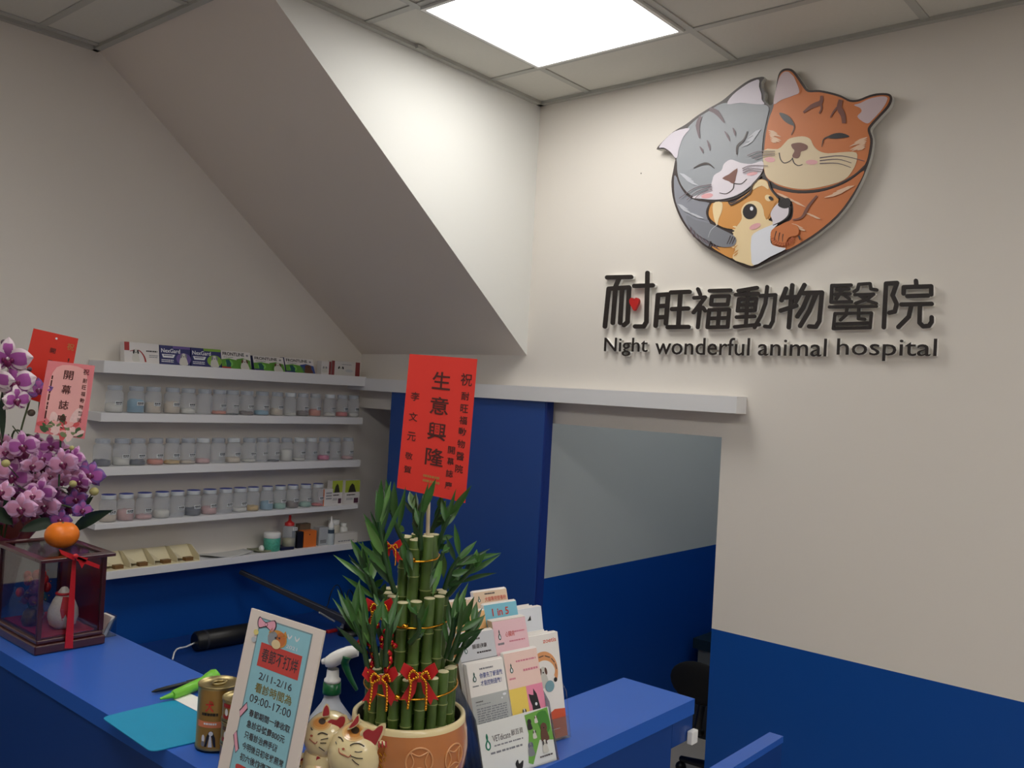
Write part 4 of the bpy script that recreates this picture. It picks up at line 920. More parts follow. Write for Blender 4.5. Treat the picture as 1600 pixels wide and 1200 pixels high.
cat(514, 1150, .0355, .015, [Z((265, 710), (275, 650), (300, 612), (322, 640), (325, 700), (290, 712)), Z((312, 770), (345, 745), (395, 750), (430, 720), (470, 722), (474, 770), (440, 830), (410, 855), (370, 850), (330, 820))],
    [Z((160, 825), (172, 845)), Z((222, 885), (260, 870), (312, 888))], z3(164, 898), [Z((145, 925), (165, 945), (200, 970), (215, 950))],
    [Z((250, 935), (290, 925), (315, 920)), Z((245, 965), (300, 965)), Z((230, 1000), (285, 1040))], (*z3(250, 785), 13, 9))
cat(500, 1208, .024, .03, [Z((205, 1135), (215, 1090), (250, 1115), (248, 1145)), Z((325, 1175), (340, 1155), (365, 1165), (362, 1200), (335, 1200))],
    [[(490, 1206), (494, 1205)]], (492, 1211), [[(489, 1214), (494, 1216)]], [], (501, 1197, 8, 5))
cat(474, 1200, .021, .0, [Z((50, 1130), (90, 1100), (110, 1110), (90, 1140)), Z((165, 1100), (190, 1075), (195, 1120))],
    [[(466, 1198), (470, 1197)]], (468, 1203), [[(465, 1206), (470, 1208)]], [], (476, 1191, 7, 5))
mb = MB(); q_ = bp(598, 1178, .075)
mb.tube([bp(611, 1190, .06), bp(607, 1165, .066), bp(599, 1160, .07), bp(596, 1166, .074)], [.014, .013, .011, .008], creamg, n=14)
mb.build('paw', pot, label='raised cream paw')
mb = MB()
for i in range(3): mb.tube([bp(592+i*5.5, 1158, .083), bp(592+i*5.5, 1168, .086)], .0012, cinner, n=6)
mb.build('claws', pot, label='red claws')
mb = MB(); pts = [bp(x, y, .08) for x, y in smooth_loop([(592, 1168), (606, 1170), (608, 1190), (604, 1215), (586, 1213), (588, 1190)], 3)]
mb.prism(pts, -TOC*.006, mat('copper_plaque', (176, 104, 52), .3, metal=.7))
for i in range(3):
    for j in range(2): mb.tube([bp(593+j*7, 1176+i*9, .0815), bp(597+j*6, 1182+i*9, .0815)], .0009, gold, n=5)
mb.build('plaque', pot, label='copper coloured plaque')

# ------------------------------------------------------------------ greeting cards
redc = mat('red_card', (222, 50, 38), .55); browni = mat('brown_ink', (74, 22, 18), .6); goldi = mat('gold_ink', (176, 120, 60), .5)
def col_text(mb, P, s_, u, vs, w_, asp, m, bold=.02, hscale=1.0):
    for ch_, v in zip(s_, vs): put_text(mb, lambda a_, b_: P(a_, b_, 2), ch_, (u-w_/2, v-w_*asp*hscale/2, u+w_/2, v+w_*asp*hscale/2), m, False, bold)
t = thing('greeting_card', 'tall red congratulation card with dark Chinese characters on a stick in the bamboo', 'card', bp(668, 835))
q4 = [bp(x, y, .012) for x, y in ((640, 553), (746, 561), (727, 786), (620, 762))]
mb = MB(); mb.hexa(q4, [p-TOC*.0012 for p in q4], redc); P = lambda u, v, k=0: bil(*q4)(u, v)+TOC*(.0003+.0002*k)
col_text(mb, P, '生意興隆', .5, (.175, .355, .54, .725), .27, .47, browni, .012); col_text(mb, P, '祝', .865, (.15,), .17, .47, browni, .01, 1.1)
col_text(mb, P, '耐旺福動物醫院', .868, (.265, .352, .435, .515, .6, .687, .775), .115, .5, browni, .015)
col_text(mb, P, '開幕誌慶', .735, (.655, .735, .82, .905), .105, .5, browni, .015); col_text(mb, P, '李文元', .14, (.31, .46, .605), .125, .52, browni, .01); col_text(mb, P, '敬賀', .13, (.75, .85), .11, .48, browni, .01)
lines(mb, P, .36, .86, .62, .93, 2, goldi, 2, 3)
mb.build('card', t)
MB().tube([bp(668, 850, .012), bp(670, 760, .009)], .0028, mat('bamboo_stick', (206, 190, 160), .6), n=8).build('stick', t)
OD = 2.25
op = lambda px, py, dy=0: at(px, py, 1, OD+dy)
t = thing('greeting_card', 'pink flowered congratulation card on a green stick above the orchids', 'card', op(85, 735, -.03))
q4 = [op(x, y, -.04) for x, y in ((75, 563), (148.5, 571.5), (132, 686), (54, 675.6))]
pk = mat('pink_card', (226, 128, 134), .5, noise_amt=.12, nscale=20); pkl = mat('pink_card_light', (236, 172, 168), .5, noise_amt=.08, nscale=20); flr = mat('flower_print', (236, 200, 196), .5, noise_amt=.15, nscale=120); grp_ = mat('leaf_print', (62, 92, 56), .5)
mb = MB(); nrm = Vector((0, 1, 0)); mb.hexa(q4, [p+nrm*.0012 for p in q4], pk); P = lambda u, v, k=0: bil(*q4)(u, v)-nrm*(.0003+.0003*k)
F_(mb, P, smooth_loop([(.2, .08), (.75, .06), (.9, .3), (.85, .7), (.6, .85), (.2, .8), (.1, .5)], 4), pkl, 0)
_rf = random.Random(4)
for i in range(26): F_(mb, P, oval(_rf.uniform(.08, .92), _rf.uniform(.82, .98), _rf.uniform(.05, .1), _rf.uniform(.018, .035), _rf.uniform(-.6, .6)), _rf.choice((flr, flr, pkl, grp_, mat('coral_print', (214, 84, 88), .5), mat('leaf_print_light', (120, 130, 90), .5))), 3+i*.05)
for cx, cy, rx, m_ in ((.35, .84, .17, flr), (.75, .72, .15, flr), (.55, .93, .14, mat('coral_print', (214, 84, 88), .5)), (.15, .93, .08, grp_), (.82, .92, .09, grp_), (.7, .96, .12, flr), (.5, .8, .1, grp_)): F_(mb, P, oval(cx, cy, rx, rx*.55, cx*3), m_, 1+(m_ is flr))
col_text(mb, P, '開幕誌慶', .47, (.17, .37, .58, .78), .2, .62, browni, .01); col_text(mb, P, '祝', .83, (.1,), .13, .62, browni, .01); col_text(mb, P, '耐旺福動物醫院', .83, (.22, .31, .4, .49, .58, .67, .76), .09, .7, browni, .01); lines(mb, lambda u, v, k=0: P(.13+v*.06, .2+u*.7, k), 0, 0, 1, 1, 1, browni, 2, 8)
mb.build('card', t)
MB().tube([op(95, 680, -.037), op(92, 760, -.03)], .0022, mat('green_stick', (40, 70, 44), .5), n=8).build('stick', t)
t = thing('greeting_card', 'plain red congratulation card tilted behind the pink card', 'card', op(50, 640, .05))
q4 = [op(x, y, .03) for x, y in ((52.7, 513), (122.5, 529), (101, 640), (27, 618))]
mb = MB(); mb.hexa(q4, [p+nrm*.0012 for p in q4], mat('orange_red_card', (206, 44, 26), .55)); P = lambda u, v, k=0: bil(*q4)(u, v)-nrm*(.0003+.0003*k)
col_text(mb, P, '開幕誌', .5, (.25, .42, .6), .12, .6, browni, .01); col_text(mb, P, '祝', .86, (.14,), .16, .6, goldi, .01); lines(mb, lambda u, v, k=0: P(.86+v*.06, .3+u*.6, k), 0, 0, 1, 1, 1, browni, 2, 8); F_(mb, P, oval(.52, .07, .025, .015), inkw, 2)
mb.build('card', t); MB().tube([op(62, 625, .035), op(55, 740, .04)], .0022, mat('green_stick', (40, 70, 44), .5), n=8).build('stick', t)

# ------------------------------------------------------------------ orchids
orc = thing('potted_orchid', 'mass of pink and purple orchids in a red wrapped pot at the left', 'potted plant', (.84, 2.36, CT))
pA = mat('orchid_pale', (216, 168, 208), .5, noise_amt=.12, nscale=60); pB = mat('orchid_magenta', (172, 88, 164), .5, noise_amt=.2, nscale=60); pW = mat('orchid_white_edge', (226, 206, 214), .5); pV = mat('orchid_violet', (120, 84, 156), .5, noise_amt=.2, nscale=60); pL = mat('orchid_lip', (112, 26, 76), .4, noise_amt=.3, nscale=80); pP = mat('orchid_pink', (212, 146, 182), .5, noise_amt=.25, nscale=60)
def flower_meshes(edge, inner):
    mb = MB()
    for g, l, w_, tilt in ((PI/2, 1.0, .62, -.05), (PI/2+2.25, .95, .56, -.1), (PI/2-2.25, .95, .56, -.1), (.12, 1.05, 1.0, .08), (PI-.12, 1.05, 1.0, .08)):
        n1, n2 = 7, 6; vs = []
        for i in range(n1+1):
            t_ = i/n1; ww = w_*.5*(math.sin(PI*min(.97, .12+t_*.85))**.7)
            if i == n1: ww *= .55
            for j in range(n2+1):
                s_ = j/n2*2-1; r_ = .06+t_*l*.94*(1-.1*s_*s_*t_); x, y = r_, s_*ww
                z = tilt*t_+.14*math.sin(t_*PI)-.14*s_*s_*t_+.06*t_*math.sin(s_*7+t_*6+g*3)
                vs.append((x*math.cos(g)-y*math.sin(g), x*math.sin(g)+y*math.cos(g), z+(.03 if w_ > .8 else 0)))
        for i in range(n1):
            for j in range(n2):
                m_ = edge if (i >= n1-2 or j in (0, n2-1)) else inner
                mb.add([vs[i*(n2+1)+j], vs[i*(n2+1)+j+1], vs[(i+1)*(n2+1)+j+1], vs[(i+1)*(n2+1)+j]], [(0, 1, 2, 3)], m_, True)
    bm = bmesh.new(); me = mb.mesh('flower'); bm.from_mesh(me); bmesh.ops.remove_doubles(bm, verts=bm.verts, dist=1e-4); bm.to_mesh(me); bm.free()
    ml = MB(); ml.ell((0, -.18, .16), (.15, .2, .1), pL, 12, 8); ml.ell((-.16, -.05, .14), (.1, .13, .07), pL, 10, 6); ml.ell((.16, -.05, .14), (.1, .13, .07), pL, 10, 6); ml.ell((0, .06, .2), (.06, .08, .07), pW, 10, 6); ml.tube([(0, -.3, .2), (.04, -.42, .24)], [.05, .01], pL, 6)
    return me, ml.mesh('lip')
FM = {'w': flower_meshes(pW, pB), 'p': flower_meshes(pA, pP), 'm': flower_meshes(pA, pB), 'v': flower_meshes(pV, pB), 'd': flower_meshes(mat('orchid_dusk', (110, 66, 96), .5), pL)}
FL = [(13, 560, 60, 'w'), (24, 597, 54, 'w'), (61, 609, 34, 'v'), (25, 625, 42, 'w'), (-8, 590, 50, 'w'),
      (37, 697, 44, 'm'), (8, 706, 32, 'p'), (28, 713, 36, 'd'), (80, 697, 34, 'm'), (65, 717, 36, 'm'), (100, 724, 44, 'p'), (112, 744, 40, 'p'), (116, 714, 32, 'm'), (141, 742, 40, 'v'), (130, 735, 30, 'v'),
      (20, 744, 50, 'm'), (42, 750, 36, 'm'), (95, 752, 34, 'p'), (64, 768, 42, 'm'), (34, 794, 44, 'p'), (71, 791, 42, 'p'), (109, 794, 44, 'v'), (4, 768, 34, 'p'), (2, 795, 36, 'p'), (128, 797, 30, 'v'), (82, 807, 30, 'd'),
      (68, 739, 34, 'd'), (50, 727, 34, 'p'), (-6, 735, 40, 'p'), (52, 775, 30, 'p'), (88, 735, 30, 'd'), (15, 775, 30, 'd'), (85, 772, 30, 'd'), (122, 765, 28, 'd'), (0, 690, 30, 'p'), (48, 812, 26, 'd'), (55, 690, 26, 'm'), (98, 702, 24, 'p'), (12, 812, 28, 'd'),
      (88, 780, 36, 'm'), (55, 752, 34, 'p'), (125, 752, 30, 'm'), (30, 770, 32, 'm'), (100, 738, 32, 'm'), (20, 722, 30, 'm'), (78, 745, 30, 'p'), (95, 812, 30, 'v'), (118, 780, 32, 'v'), (60, 802, 28, 'p')]
ro = random.Random(11)
def orient(o, P, f, spin):
    f = f.normalized(); x = Vector((0, 0, 1)).cross(f).normalized(); y = f.cross(x)
    o.rotation_mode = 'QUATERNION'; o.rotation_quaternion = (Matrix((x, y, f)).transposed().to_quaternion() @ Matrix.Rotation(spin, 3, 'Z').to_quaternion())
    o.location = P-wloc(orc)
hub = Vector((.84, 2.36, 1.32))
fpos = []
for px, py, sz, kd in FL:
    dy = ro.uniform(-.05, .08) if py > 660 else ro.uniform(-.03, .0)
    if kd == 'd': dy = .06
    P = op(px, py, dy); dist = (P-EYE).dot(_F); r_ = sz*dist/FPX*.58
    me, ml = FM[kd]; o = bpy.data.objects.new('flower', me); COL.objects.link(o); o.parent = orc
    f = (EYE-P).normalized()+Vector((ro.uniform(-.5, .5), ro.uniform(-.5, .5), ro.uniform(-.5, .15))); orient(o, P, f, ro.uniform(-.3, .3)); o.scale = (r_, r_, r_)
    l_ = bpy.data.objects.new('lip', ml); COL.objects.link(l_); l_.parent = o; l_['label'] = 'dark magenta lip'
    fpos.append((P, f, r_))
stg = mat('orchid_stem', (70, 84, 52), .5); lfg = mat('orchid_leaf', (38, 58, 40), .45, noise_amt=.3, nscale=20)
for k in range(0, len(fpos), 4):
    mb = MB(); base = Vector((.84+ro.uniform(-.03, .03), 2.36+ro.uniform(-.03, .03), 1.17)); tgt = fpos[k][0]
    top = Vector(((base.x+tgt.x)/2, (base.y+tgt.y)/2+.04, max(base.z+.05, tgt.z+.02)))
    mb.tube(smooth_loop([tuple(base), tuple(base*.3+top*.7), tuple(top), tuple(tgt)], 5, False), .0024, stg, n=6)
    for j in range(k, min(k+4, len(fpos))):
        P, f, r_ = fpos[j]; mb.tube([P-f.normalized()*.002, P-f.normalized()*.02, top*.25+P*.75-Vector((0, -.02, 0))], .0014, stg, n=5)
    mb.build('stem', orc)
mb = MB(); pth = [op(x, y, .0) for x, y in ((26, 700), (36, 660), (45, 630), (46, 615), (30, 585), (12, 545), (5, 533))]
mb.tube(smooth_loop([tuple(p) for p in pth], 4, False), .0022, stg, n=6); mb.ell(op(49, 645), (.009, .009, .0085), mat('orchid_bud_brown', (96, 88, 76), .5), 12, 8)
for x, y, r_ in ((6, 535, .007), (14, 545, .006), (36, 563, .006), (46, 577, .006)): mb.ell(op(x, y, .01), (r_, r_, r_), mat('orchid_bud_dark', (92, 70, 88), .5), 10, 6)
mb.build('stem', orc)
mb = MB()
for x, y, r_ in ((9, 724, .0095), (114, 756, .009), (147, 768, .011), (112, 700, .006)):
    mb = MB(); mb.ell(op(x, y, -.06), (r_, r_, r_*.95), mat('orchid_bud', (176, 168, 110), .5, noise_amt=.1), 14, 9)
    mb.tube([op(x, y, -.06), op(x*.7+25, y+25, .03)], .0015, stg, n=5); mb.build('bud', orc, label='yellow-green bud')
for a_, b_, w_, dy0, dy1 in (((110, 832), (177, 797), .03, .0, -.12), ((118, 800), (146, 776), .022, .02, 0), ((4, 690), (3, 608), .014, .02, 0), ((92, 712), (112, 700), .008, 0, 0), ((60, 770), (74, 735), .012, .03, .03), ((75, 760), (50, 790), .012, .03, .03), ((30, 830), (100, 815), .03, .0, 0), ((20, 820), (-20, 790), .03, 0, 0), ((50, 825), (60, 780), .03, .06, .06), ((20, 825), (10, 770), .03, .06, .06)):
    mb = MB(); leaf(mb, op(*a_, dy0), op(*b_, dy1), w_, lfg, bend=.1, n=12); mb.build('leaf', orc, fix=False)
mb = MB(); wr = mat('red_wrapping', (112, 20, 26), .4, noise_amt=.4, nscale=30)
n_ = 40; pr_ = [(.055, CT+.0005), (.07, CT+.03), (.082, CT+.09), (.1, CT+.16), (.125, CT+.2)]
vs = []
for i, (r_, z_) in enumerate(pr_):
    for k in range(n_):
        g = 2*PI*k/n_; rr = r_*(1+.06*i/4*math.sin(g*7)+.03*math.sin(g*13)*i/4); vs.append((.84+rr*math.cos(g)*.78, 2.36+rr*math.sin(g), z_+(.02*math.sin(g*5) if i == 4 else 0)))
mb.add(vs, [(i*n_+k, i*n_+(k+1) % n_, (i+1)*n_+(k+1) % n_, (i+1)*n_+k) for i in range(4) for k in range(n_)], wr, True); mb.build('wrapping', orc, label='crinkled dark red wrapping')
mb = MB(); mb.lathe([(0, CT+.002), (.05, CT+.002), (.062, CT+.12), (.058, CT+.122), (.05, CT+.11), (0, CT+.11)], (.84, 2.36, 0), mat('pot_plastic', (60, 52, 48), .6), n=30); mb.build('pot', orc)

# ------------------------------------------------------------------ glass display case and what is in and on it
wood = mat('dark_mahogany', (66, 22, 24), .3, noise_amt=.3, nscale=18, coat=.5); pane = glass('case_glass', (245, 248, 250), .03); felt = mat('red_felt', (170, 20, 44), .8)
cx0, cx1, cy0, cy1 = .774, .910, 1.893, 2.115; TZ2 = 1.2485
t = thing('display_case', 'small dark mahogany glass display case tied with red ribbon, on the counter', 'display case', ((cx0+cx1)/2, (cy0+cy1)/2, CT))
mb = MB(); mb.box((cx0-.004, cy0-.004, CT+.0005), (cx1+.004, cy1+.004, CT+.02), wood); mb.box((cx0, cy0, CT+.02), (cx1, cy1, CT+.03), wood); mb.build('case_base', t, bevel=.003)
MB().box((cx0+.014, cy0+.014, CT+.03), (cx1-.014, cy1-.014, CT+.032), felt).build('felt_floor', t, label='red felt floor')
for x in (cx0, cx1-.009):
    for y in (cy0, cy1-.009): MB().box((x, y, CT+.03), (x+.009, y+.009, TZ2-.007), wood).build('post', t, bevel=.001)
mb = MB(); lo, hi = (cx0-.010, cy0-.022), (cx1+.008, cy1+.008)
for a_, b_ in (((lo[0], lo[1]), (hi[0], lo[1]+.026)), ((lo[0], hi[1]-.016), (hi[0], hi[1])), ((lo[0], lo[1]+.026), (lo[0]+.018, hi[1]-.016)), ((hi[0]-.018, lo[1]+.026), (hi[0], hi[1]-.016))): mb.box((*a_, TZ2-.007), (*b_, TZ2), wood)
mb.build('top_frame', t, bevel=.001)
MB().box((lo[0]+.018, lo[1]+.026, TZ2-.005), (hi[0]-.018, hi[1]-.016, TZ2-.003), glass('case_top_glass', (235, 238, 238), .08)).build('glass_pane', t)
MB().box((cx0+.009, cy0+.003, CT+.03), (cx1-.009, cy0+.005, TZ2-.007), pane).build('glass_pane', t)
MB().box((cx0+.003, cy0+.009, CT+.03), (cx0+.005, cy1-.009, TZ2-.007), pane).build('glass_pane', t)
MB().box((cx1-.005, cy0+.009, CT+.03), (cx1-.003, cy1-.009, TZ2-.007), mat('case_red_reflection', (120, 30, 24), .25, coat=.3, alpha=.85)).build('glass_pane', t, label='pane with a dark red reflection painted in')  # the red reflection is put into the pane's own colour
MB().box((cx0+.009, cy1-.005, CT+.03), (cx1-.009, cy1-.003, TZ2-.007), mat('case_back_glass', (44, 20, 20), .15, coat=.6, alpha=.5)).build('glass_pane', t)
fp = lambda x, y, o=0: at(x, y, 1, cy0-.005-o)
mb = MB()
mb.hexa([fp(113, 876), fp(119, 876), fp(114, 1013), fp(101, 1013)], [p+Vector((0, .0012, 0)) for p in (fp(113, 876), fp(119, 876), fp(114, 1013), fp(101, 1013))], redr)
mb.build('ribbon', t, label='red ribbon down the front')
mb = MB()
for pts in ([(118, 868), (92, 858), (96, 866), (116, 876)], [(118, 868), (156, 883), (155, 889), (120, 876)], [(118, 868), (128, 888), (138, 872)]):
    q_ = [at(x, y, 1, lo[1]-.003) for x, y in pts]; mb.prism(q_, (0, .0015, 0), redr)
mb.ell(at(118, 869, 1, lo[1]-.006), (.006, .004, .005), redr, 12, 8); mb.build('ribbon_bow', t)
fz = CT+.0322
egg = mat('pearl_glitter', (214, 196, 184), .35, noise_amt=.15, nscale=200, bump=.4)
P = at(101, 978, 2, fz); ec = Vector((.848, 1.95, fz))
t = thing('gourd_ornament', 'white pear-shaped glitter ornament with a red ribbon inside the case', 'ornament', ec)
pf = [(0, .0005), (.015, .001), (.026, .01), (.0305, .026), (.029, .042), (.0215, .06), (.014, .073), (.0105, .08), (.006, .087), (0, .089)]
MB().lathe(pf, (ec.x, ec.y, fz), egg, n=32).build('body', t)
mb = MB(); dq = (EYE-ec).normalized(); dq.z = 0; dq.normalize(); sdv = Vector((-dq.y, dq.x, 0)); oo = ec+dq*.0305
q_ = lambda a_, z_, o=0: oo+sdv*a_+Vector((0, 0, z_))+dq*(o-.0018*abs(z_-.03)*60*.2)
mb.tube([(ec.x+.0145*math.cos(k*PI/12), ec.y+.0145*math.sin(k*PI/12), fz+.0745) for k in range(25)], .003, redr, n=6, caps=False)
mb.prism([q_(.012, .07, -.006), q_(-.002, .072, -.006), q_(-.006, .045), q_(-.001, .022), q_(.005, .036), q_(.012, .016), q_(.017, .044)], dq*-.002, redr); mb.build('ribbon', t, label='red ribbon')
def bunch(cx, cy, label, c1, hgt, seed, base=True):
    r = random.Random(seed); t = thing('festive_ornament', label, 'ornament', (cx, cy, fz))
    mb = MB(); mb.lathe([(0, .0005), (.014, .001), (.018, .012), (.014, .03), (.009, .036), (0, .037)], (cx, cy, fz), mat('gold_black_pot', (120, 92, 52), .3, metal=.6, noise_amt=.8, nscale=120), n=20); mb.build('ornament_pot', t)
    mb = MB(); 
    for k in range(16):
        g = r.uniform(0, 2*PI); a_ = r.uniform(.15, 1); P_ = Vector((cx+.026*a_*math.cos(g), cy+.026*a_*math.sin(g), fz+.035+hgt*r.uniform(.3, 1)))
        mb.ell(P_, (.009, .009, .011), c1, 8, 6); mb.tube([(cx, cy, fz+.034), P_], .0012, stg, n=4)
    mb.build('blossoms', t)
    mb = MB()
    for k in range(14):
        g = r.uniform(0, 2*PI); a_ = r.uniform(.5, 1.1); P_ = Vector((cx+.026*a_*math.cos(g), cy+.026*a_*math.sin(g), fz+.03+hgt*r.uniform(.3, 1.1)))
        if k % 3 == 0: mb.tube([P_, P_+Vector((r.uniform(-.008, .008), r.uniform(-.008, .008), r.uniform(-.006, .006)))], .0022, gold, n=6)
        else: mb.ell(P_, (.0016, .0016, .0016), gold, 6, 4)
    mb.build('gold_berries', t)
bunch(.83, 2.045, 'red and gold festive ornament behind the white ornament in the case', mat('blossom_red', (176, 34, 26), .4, noise_amt=.3, nscale=90), .07, 3)
bunch(.806, 2.01, 'purple-red festive ornament with gold berries at the left inside the case', mat('blossom_plum', (120, 36, 66), .4, noise_amt=.3, nscale=90), .055, 9)
P = at(96, 860, 2, TZ2); mo = Vector((.838, 1.985, TZ2))
zc = zat(mo, 833)
mo = at(96, 856, 2, TZ2+.0005); mr = .0345
t = thing('mandarin_orange', 'bright mandarin orange sitting on top of the display case', 'fruit', mo)
om = mat('mandarin_peel', (240, 126, 28), .4, noise_amt=.12, nscale=14, bump=.5)
mb = MB(); mb.ell((mo.x, mo.y, mo.z+mr*.84), (mr, mr, mr*.84), om, 32, 20)
for p in mb.v:
    d_ = p-Vector((mo.x, mo.y, mo.z+mr*.84)); a_ = math.atan2(d_.y, d_.x); p += d_*(.02*math.sin(a_*5)*abs(d_.x**2+d_.y**2)/mr/mr+.01*math.sin(a_*9)); 
    if p.z > mo.z+mr*1.55: p.z -= (p.z-mo.z-mr*1.55)*.9
    p.z = max(p.z, mo.z)
mb.build('peel', t); MB().lathe([(0, 0), (.003, 0), (.002, .003), (0, .003)], (mo.x, mo.y, mo.z+mr*1.52), mat('orange_stem', (96, 104, 50), .6), n=8).build('stem_button', t)
acry = glass('clear_acrylic', (240, 244, 246), .09)
t = thing('card_holder', 'small clear acrylic holder of business cards behind the display case', 'card holder', (.94, 1.90, CT))
q_ = lambda x, y, z: Vector((.925+x, 1.93+y, CT+.0005+z))
mb = MB(); mb.box(q_(0, 0, 0), q_(.034, .05, .002), acry); mb.box(q_(0, 0, 0), q_(.0015, .05, .012), acry)
mb.hexa([q_(.012, 0, .002), q_(.012, .05, .002), q_(.03, .05, .045), q_(.03, 0, .045)], [q_(.014, 0, .002), q_(.014, .05, .002), q_(.032, .05, .045), q_(.032, 0, .045)], acry)
mb.hexa([q_(0, 0, 0), q_(.032, 0, 0), q_(.032, 0, .045), q_(.012, 0, .03)], [q_(0, .0015, 0), q_(.032, .0015, 0), q_(.032, .0015, .045), q_(.012, .0015, .03)], acry); mb.build('holder', t)
mb = MB(); mb.hexa([q_(.004, .003, .003), q_(.004, .047, .003), q_(.022, .047, .043), q_(.022, .003, .043)], [q_(.011, .003, .003), q_(.011, .047, .003), q_(.029, .047, .043), q_(.029, .003, .043)], paper); mb.build('cards', t, label='white cards')
o = MB().box((.76, 2.16, CT+.0005), (.80, 2.165, CT+.11), mat('cream_card', (228, 206, 180), .6)).build('folded_card', loc=(.78, 2.16, CT+.0005)); tag(o, 'cream folded card standing at the far left edge of the picture', 'card')

# ------------------------------------------------------------------ mat, paper, pens
def flat(name, label, cat_, px, z, th, m, rc=0):
    pts = [at(x, y, 2, z) for x, y in px]
    if rc:
        out = []
        n = len(pts)
        for i in range(n):
            a_, b_, c_ = pts[i-1], pts[i], pts[(i+1) % n]; d1 = (a_-b_).normalized()*rc; d2 = (c_-b_).normalized()*rc
            for k in range(6): s_ = k/5; out.append((b_+d1)*(1-s_)**2+b_*2*s_*(1-s_)+(b_+d2)*s_*s_)
        pts = out
    c_ = sum(pts, Vector())/len(pts); mb = MB(); mb.prism([p+Vector((0, 0, th)) for p in pts], (0, 0, -th), m); o = mb.build(name, loc=(c_.x, c_.y, z)); return tag(o, label, cat_)
flat('counter_mat', 'turquoise rounded counter mat lying at the front edge of the counter', 'mat', [(158, 1122), (272, 1094), (322, 1120), (352, 1150), (236, 1176)], CT+.0006, .0015, mat('turquoise_mat', (28, 148, 190), .45, noise_amt=.04, nscale=30), .015)
flat('paper_sheet', 'white sheet of paper under the green pen tool beside the tall can', 'paper', [(272, 1093), (296, 1084), (345, 1105), (345, 1122), (322, 1119)], CT+.0024, .0008, paper)
grn = mat('lime_rubber', (118, 196, 58), .4)
zz = CT+.0036
pa, pb, pc, pd = at(250, 1092, 2, zz+.004), at(270, 1086, 2, zz+.007), at(318, 1066, 2, zz+.009), at(334, 1059, 2, zz+.014)
t = thing('pen_tool', 'lime green club-shaped tool with a thin tip and bulb end', 'tool', (pb.x, pb.y, zz))
MB().tube([pa, pa*.5+pb*.5, pb], [.002, .0038, .0055], grn, n=14).build('tip', t)
pe = pd+(pd-pc).normalized()*.012
MB().tube([pb, pb+(pc-pb)*.04, pb*.5+pc*.5, pc, pc*.6+pd*.4, pd, pd*.4+pe*.6, pe], [.006, .008, .0095, .0105, .0135, .016, .014, .004], grn, n=20).build('body', t)
pa, pb = at(237, 1081, 2, zz+.002), at(312, 1063, 2, zz+.002)
t = thing('ballpoint_pen', 'black ballpoint pen lying behind the lime green tool', 'pen', (pa.x, pa.y, CT))
d_ = pb-pa; MB().tube([pa, pa+d_*.08, pa+d_*.3, pb], [.001, .0032, .0042, .0042], black, n=12).build('barrel', t)
MB().tube([pa+d_*.72+Vector((0, 0, .0046)), pb+Vector((0, 0, .0046))], .0012, gm, n=6).build('clip', t)

# ------------------------------------------------------------------ pet food cans
canm = mat('gold_can_lid', (172, 156, 112), .38, metal=1); cang = mat('gold_can_label', (172, 136, 74), .3, metal=.45, noise_amt=.1, nscale=10); canr = mat('can_red_logo', (206, 60, 50), .4)
def can(name, label, px, py, r_, h_, z0, wrap, grp=None, bands=None, base=None):
    c = at(px, py, 2, z0) if base is None else base; c = Vector((c.x, c.y, z0)); t = thing(name, label, 'can', c, grp)
    mb = MB(); mb.lathe([(0, .0004), (r_*.93, .0004), (r_*.99, .0015), (r_*.99, .003), (r_*.96, .005), (r_*.96, h_-.005), (r_*.99, h_-.003), (r_*.99, h_-.0005), (r_*.955, h_), (r_*.93, h_-.003), (r_*.4, h_-.003), (0, h_-.003)], c, n=40,
             mats=[canm]*4+[cang]+[canm]*6); mb.build('can_body', t, fix=False)
    mb = MB(); mb.tube([c+Vector((r_*.25*math.cos(k*PI/8)*1.3, r_*.25*math.sin(k*PI/8), h_-.0015)) for k in range(17)], .0016, canm, n=6, caps=False); mb.ell(c+Vector((r_*.35, 0, h_-.001)), (.004, .003, .0012), canm, 10, 6); mb.build('ring_pull', t)
    g0 = math.atan2(-c.y, -c.x)
    R_2 = r_*.96+.0003
    P = lambda u, v, k=0: c+Vector(((R_2+.0002*k)*math.cos(g0+(u-.5)*2.2), (R_2+.0002*k)*math.sin(g0+(u-.5)*2.2), .006+(h_-.012)*(1-v)))
    def FC(pts, m, k=1):
        # subdivide wide shapes so they follow the can
        us = [p[0] for p in pts]; mb_.fill([P(u, v, k) for u, v in pts], m)
    mb_ = MB(); wrap(mb_, P, FC); mb_.build('can_label', t)
    return c
def strip(FC, u0, u1, v0, v1, m, k=1, n=12):
    for i in range(n): a_, b_ = u0+(u1-u0)*i/n, u0+(u1-u0)*(i+1)/n; FC(R4(a_, v0, b_, v1), m, k)
def w_tall(mb, P, FC):
    strip(FC, 0, 1, .53, .64, mat('can_orange_band', (222, 132, 92), .4)); 
    T_(mb, P, '犬', (.22, .16, .42, .36), canr, 3, bold=.02); lines(mb, P, .14, .38, .52, .48, 1, inkk, 3, 7); lines(mb, P, .2, .555, .5, .62, 1, inkw, 3, 2)
    F_(mb, P, [(.24, .98), (.28, .8), (.34, .7), (.42, .7), (.48, .82), (.5, .98)], inkk, 2); F_(mb, P, [(.33, .98), (.35, .78), (.39, .78), (.42, .98)], inkw, 3); F_(mb, P, oval(.38, .74, .05, .04), inkw, 3); F_(mb, P, oval(.2, .84, .04, .07), inkw, 2); F_(mb, P, oval(.2, .93, .045, .05), greyink, 3)
tc = can('food_can', 'tall gold pet food can with a red logo and a black and white dog', 337, 1163, .0325, .1, CT+.0022, w_tall)
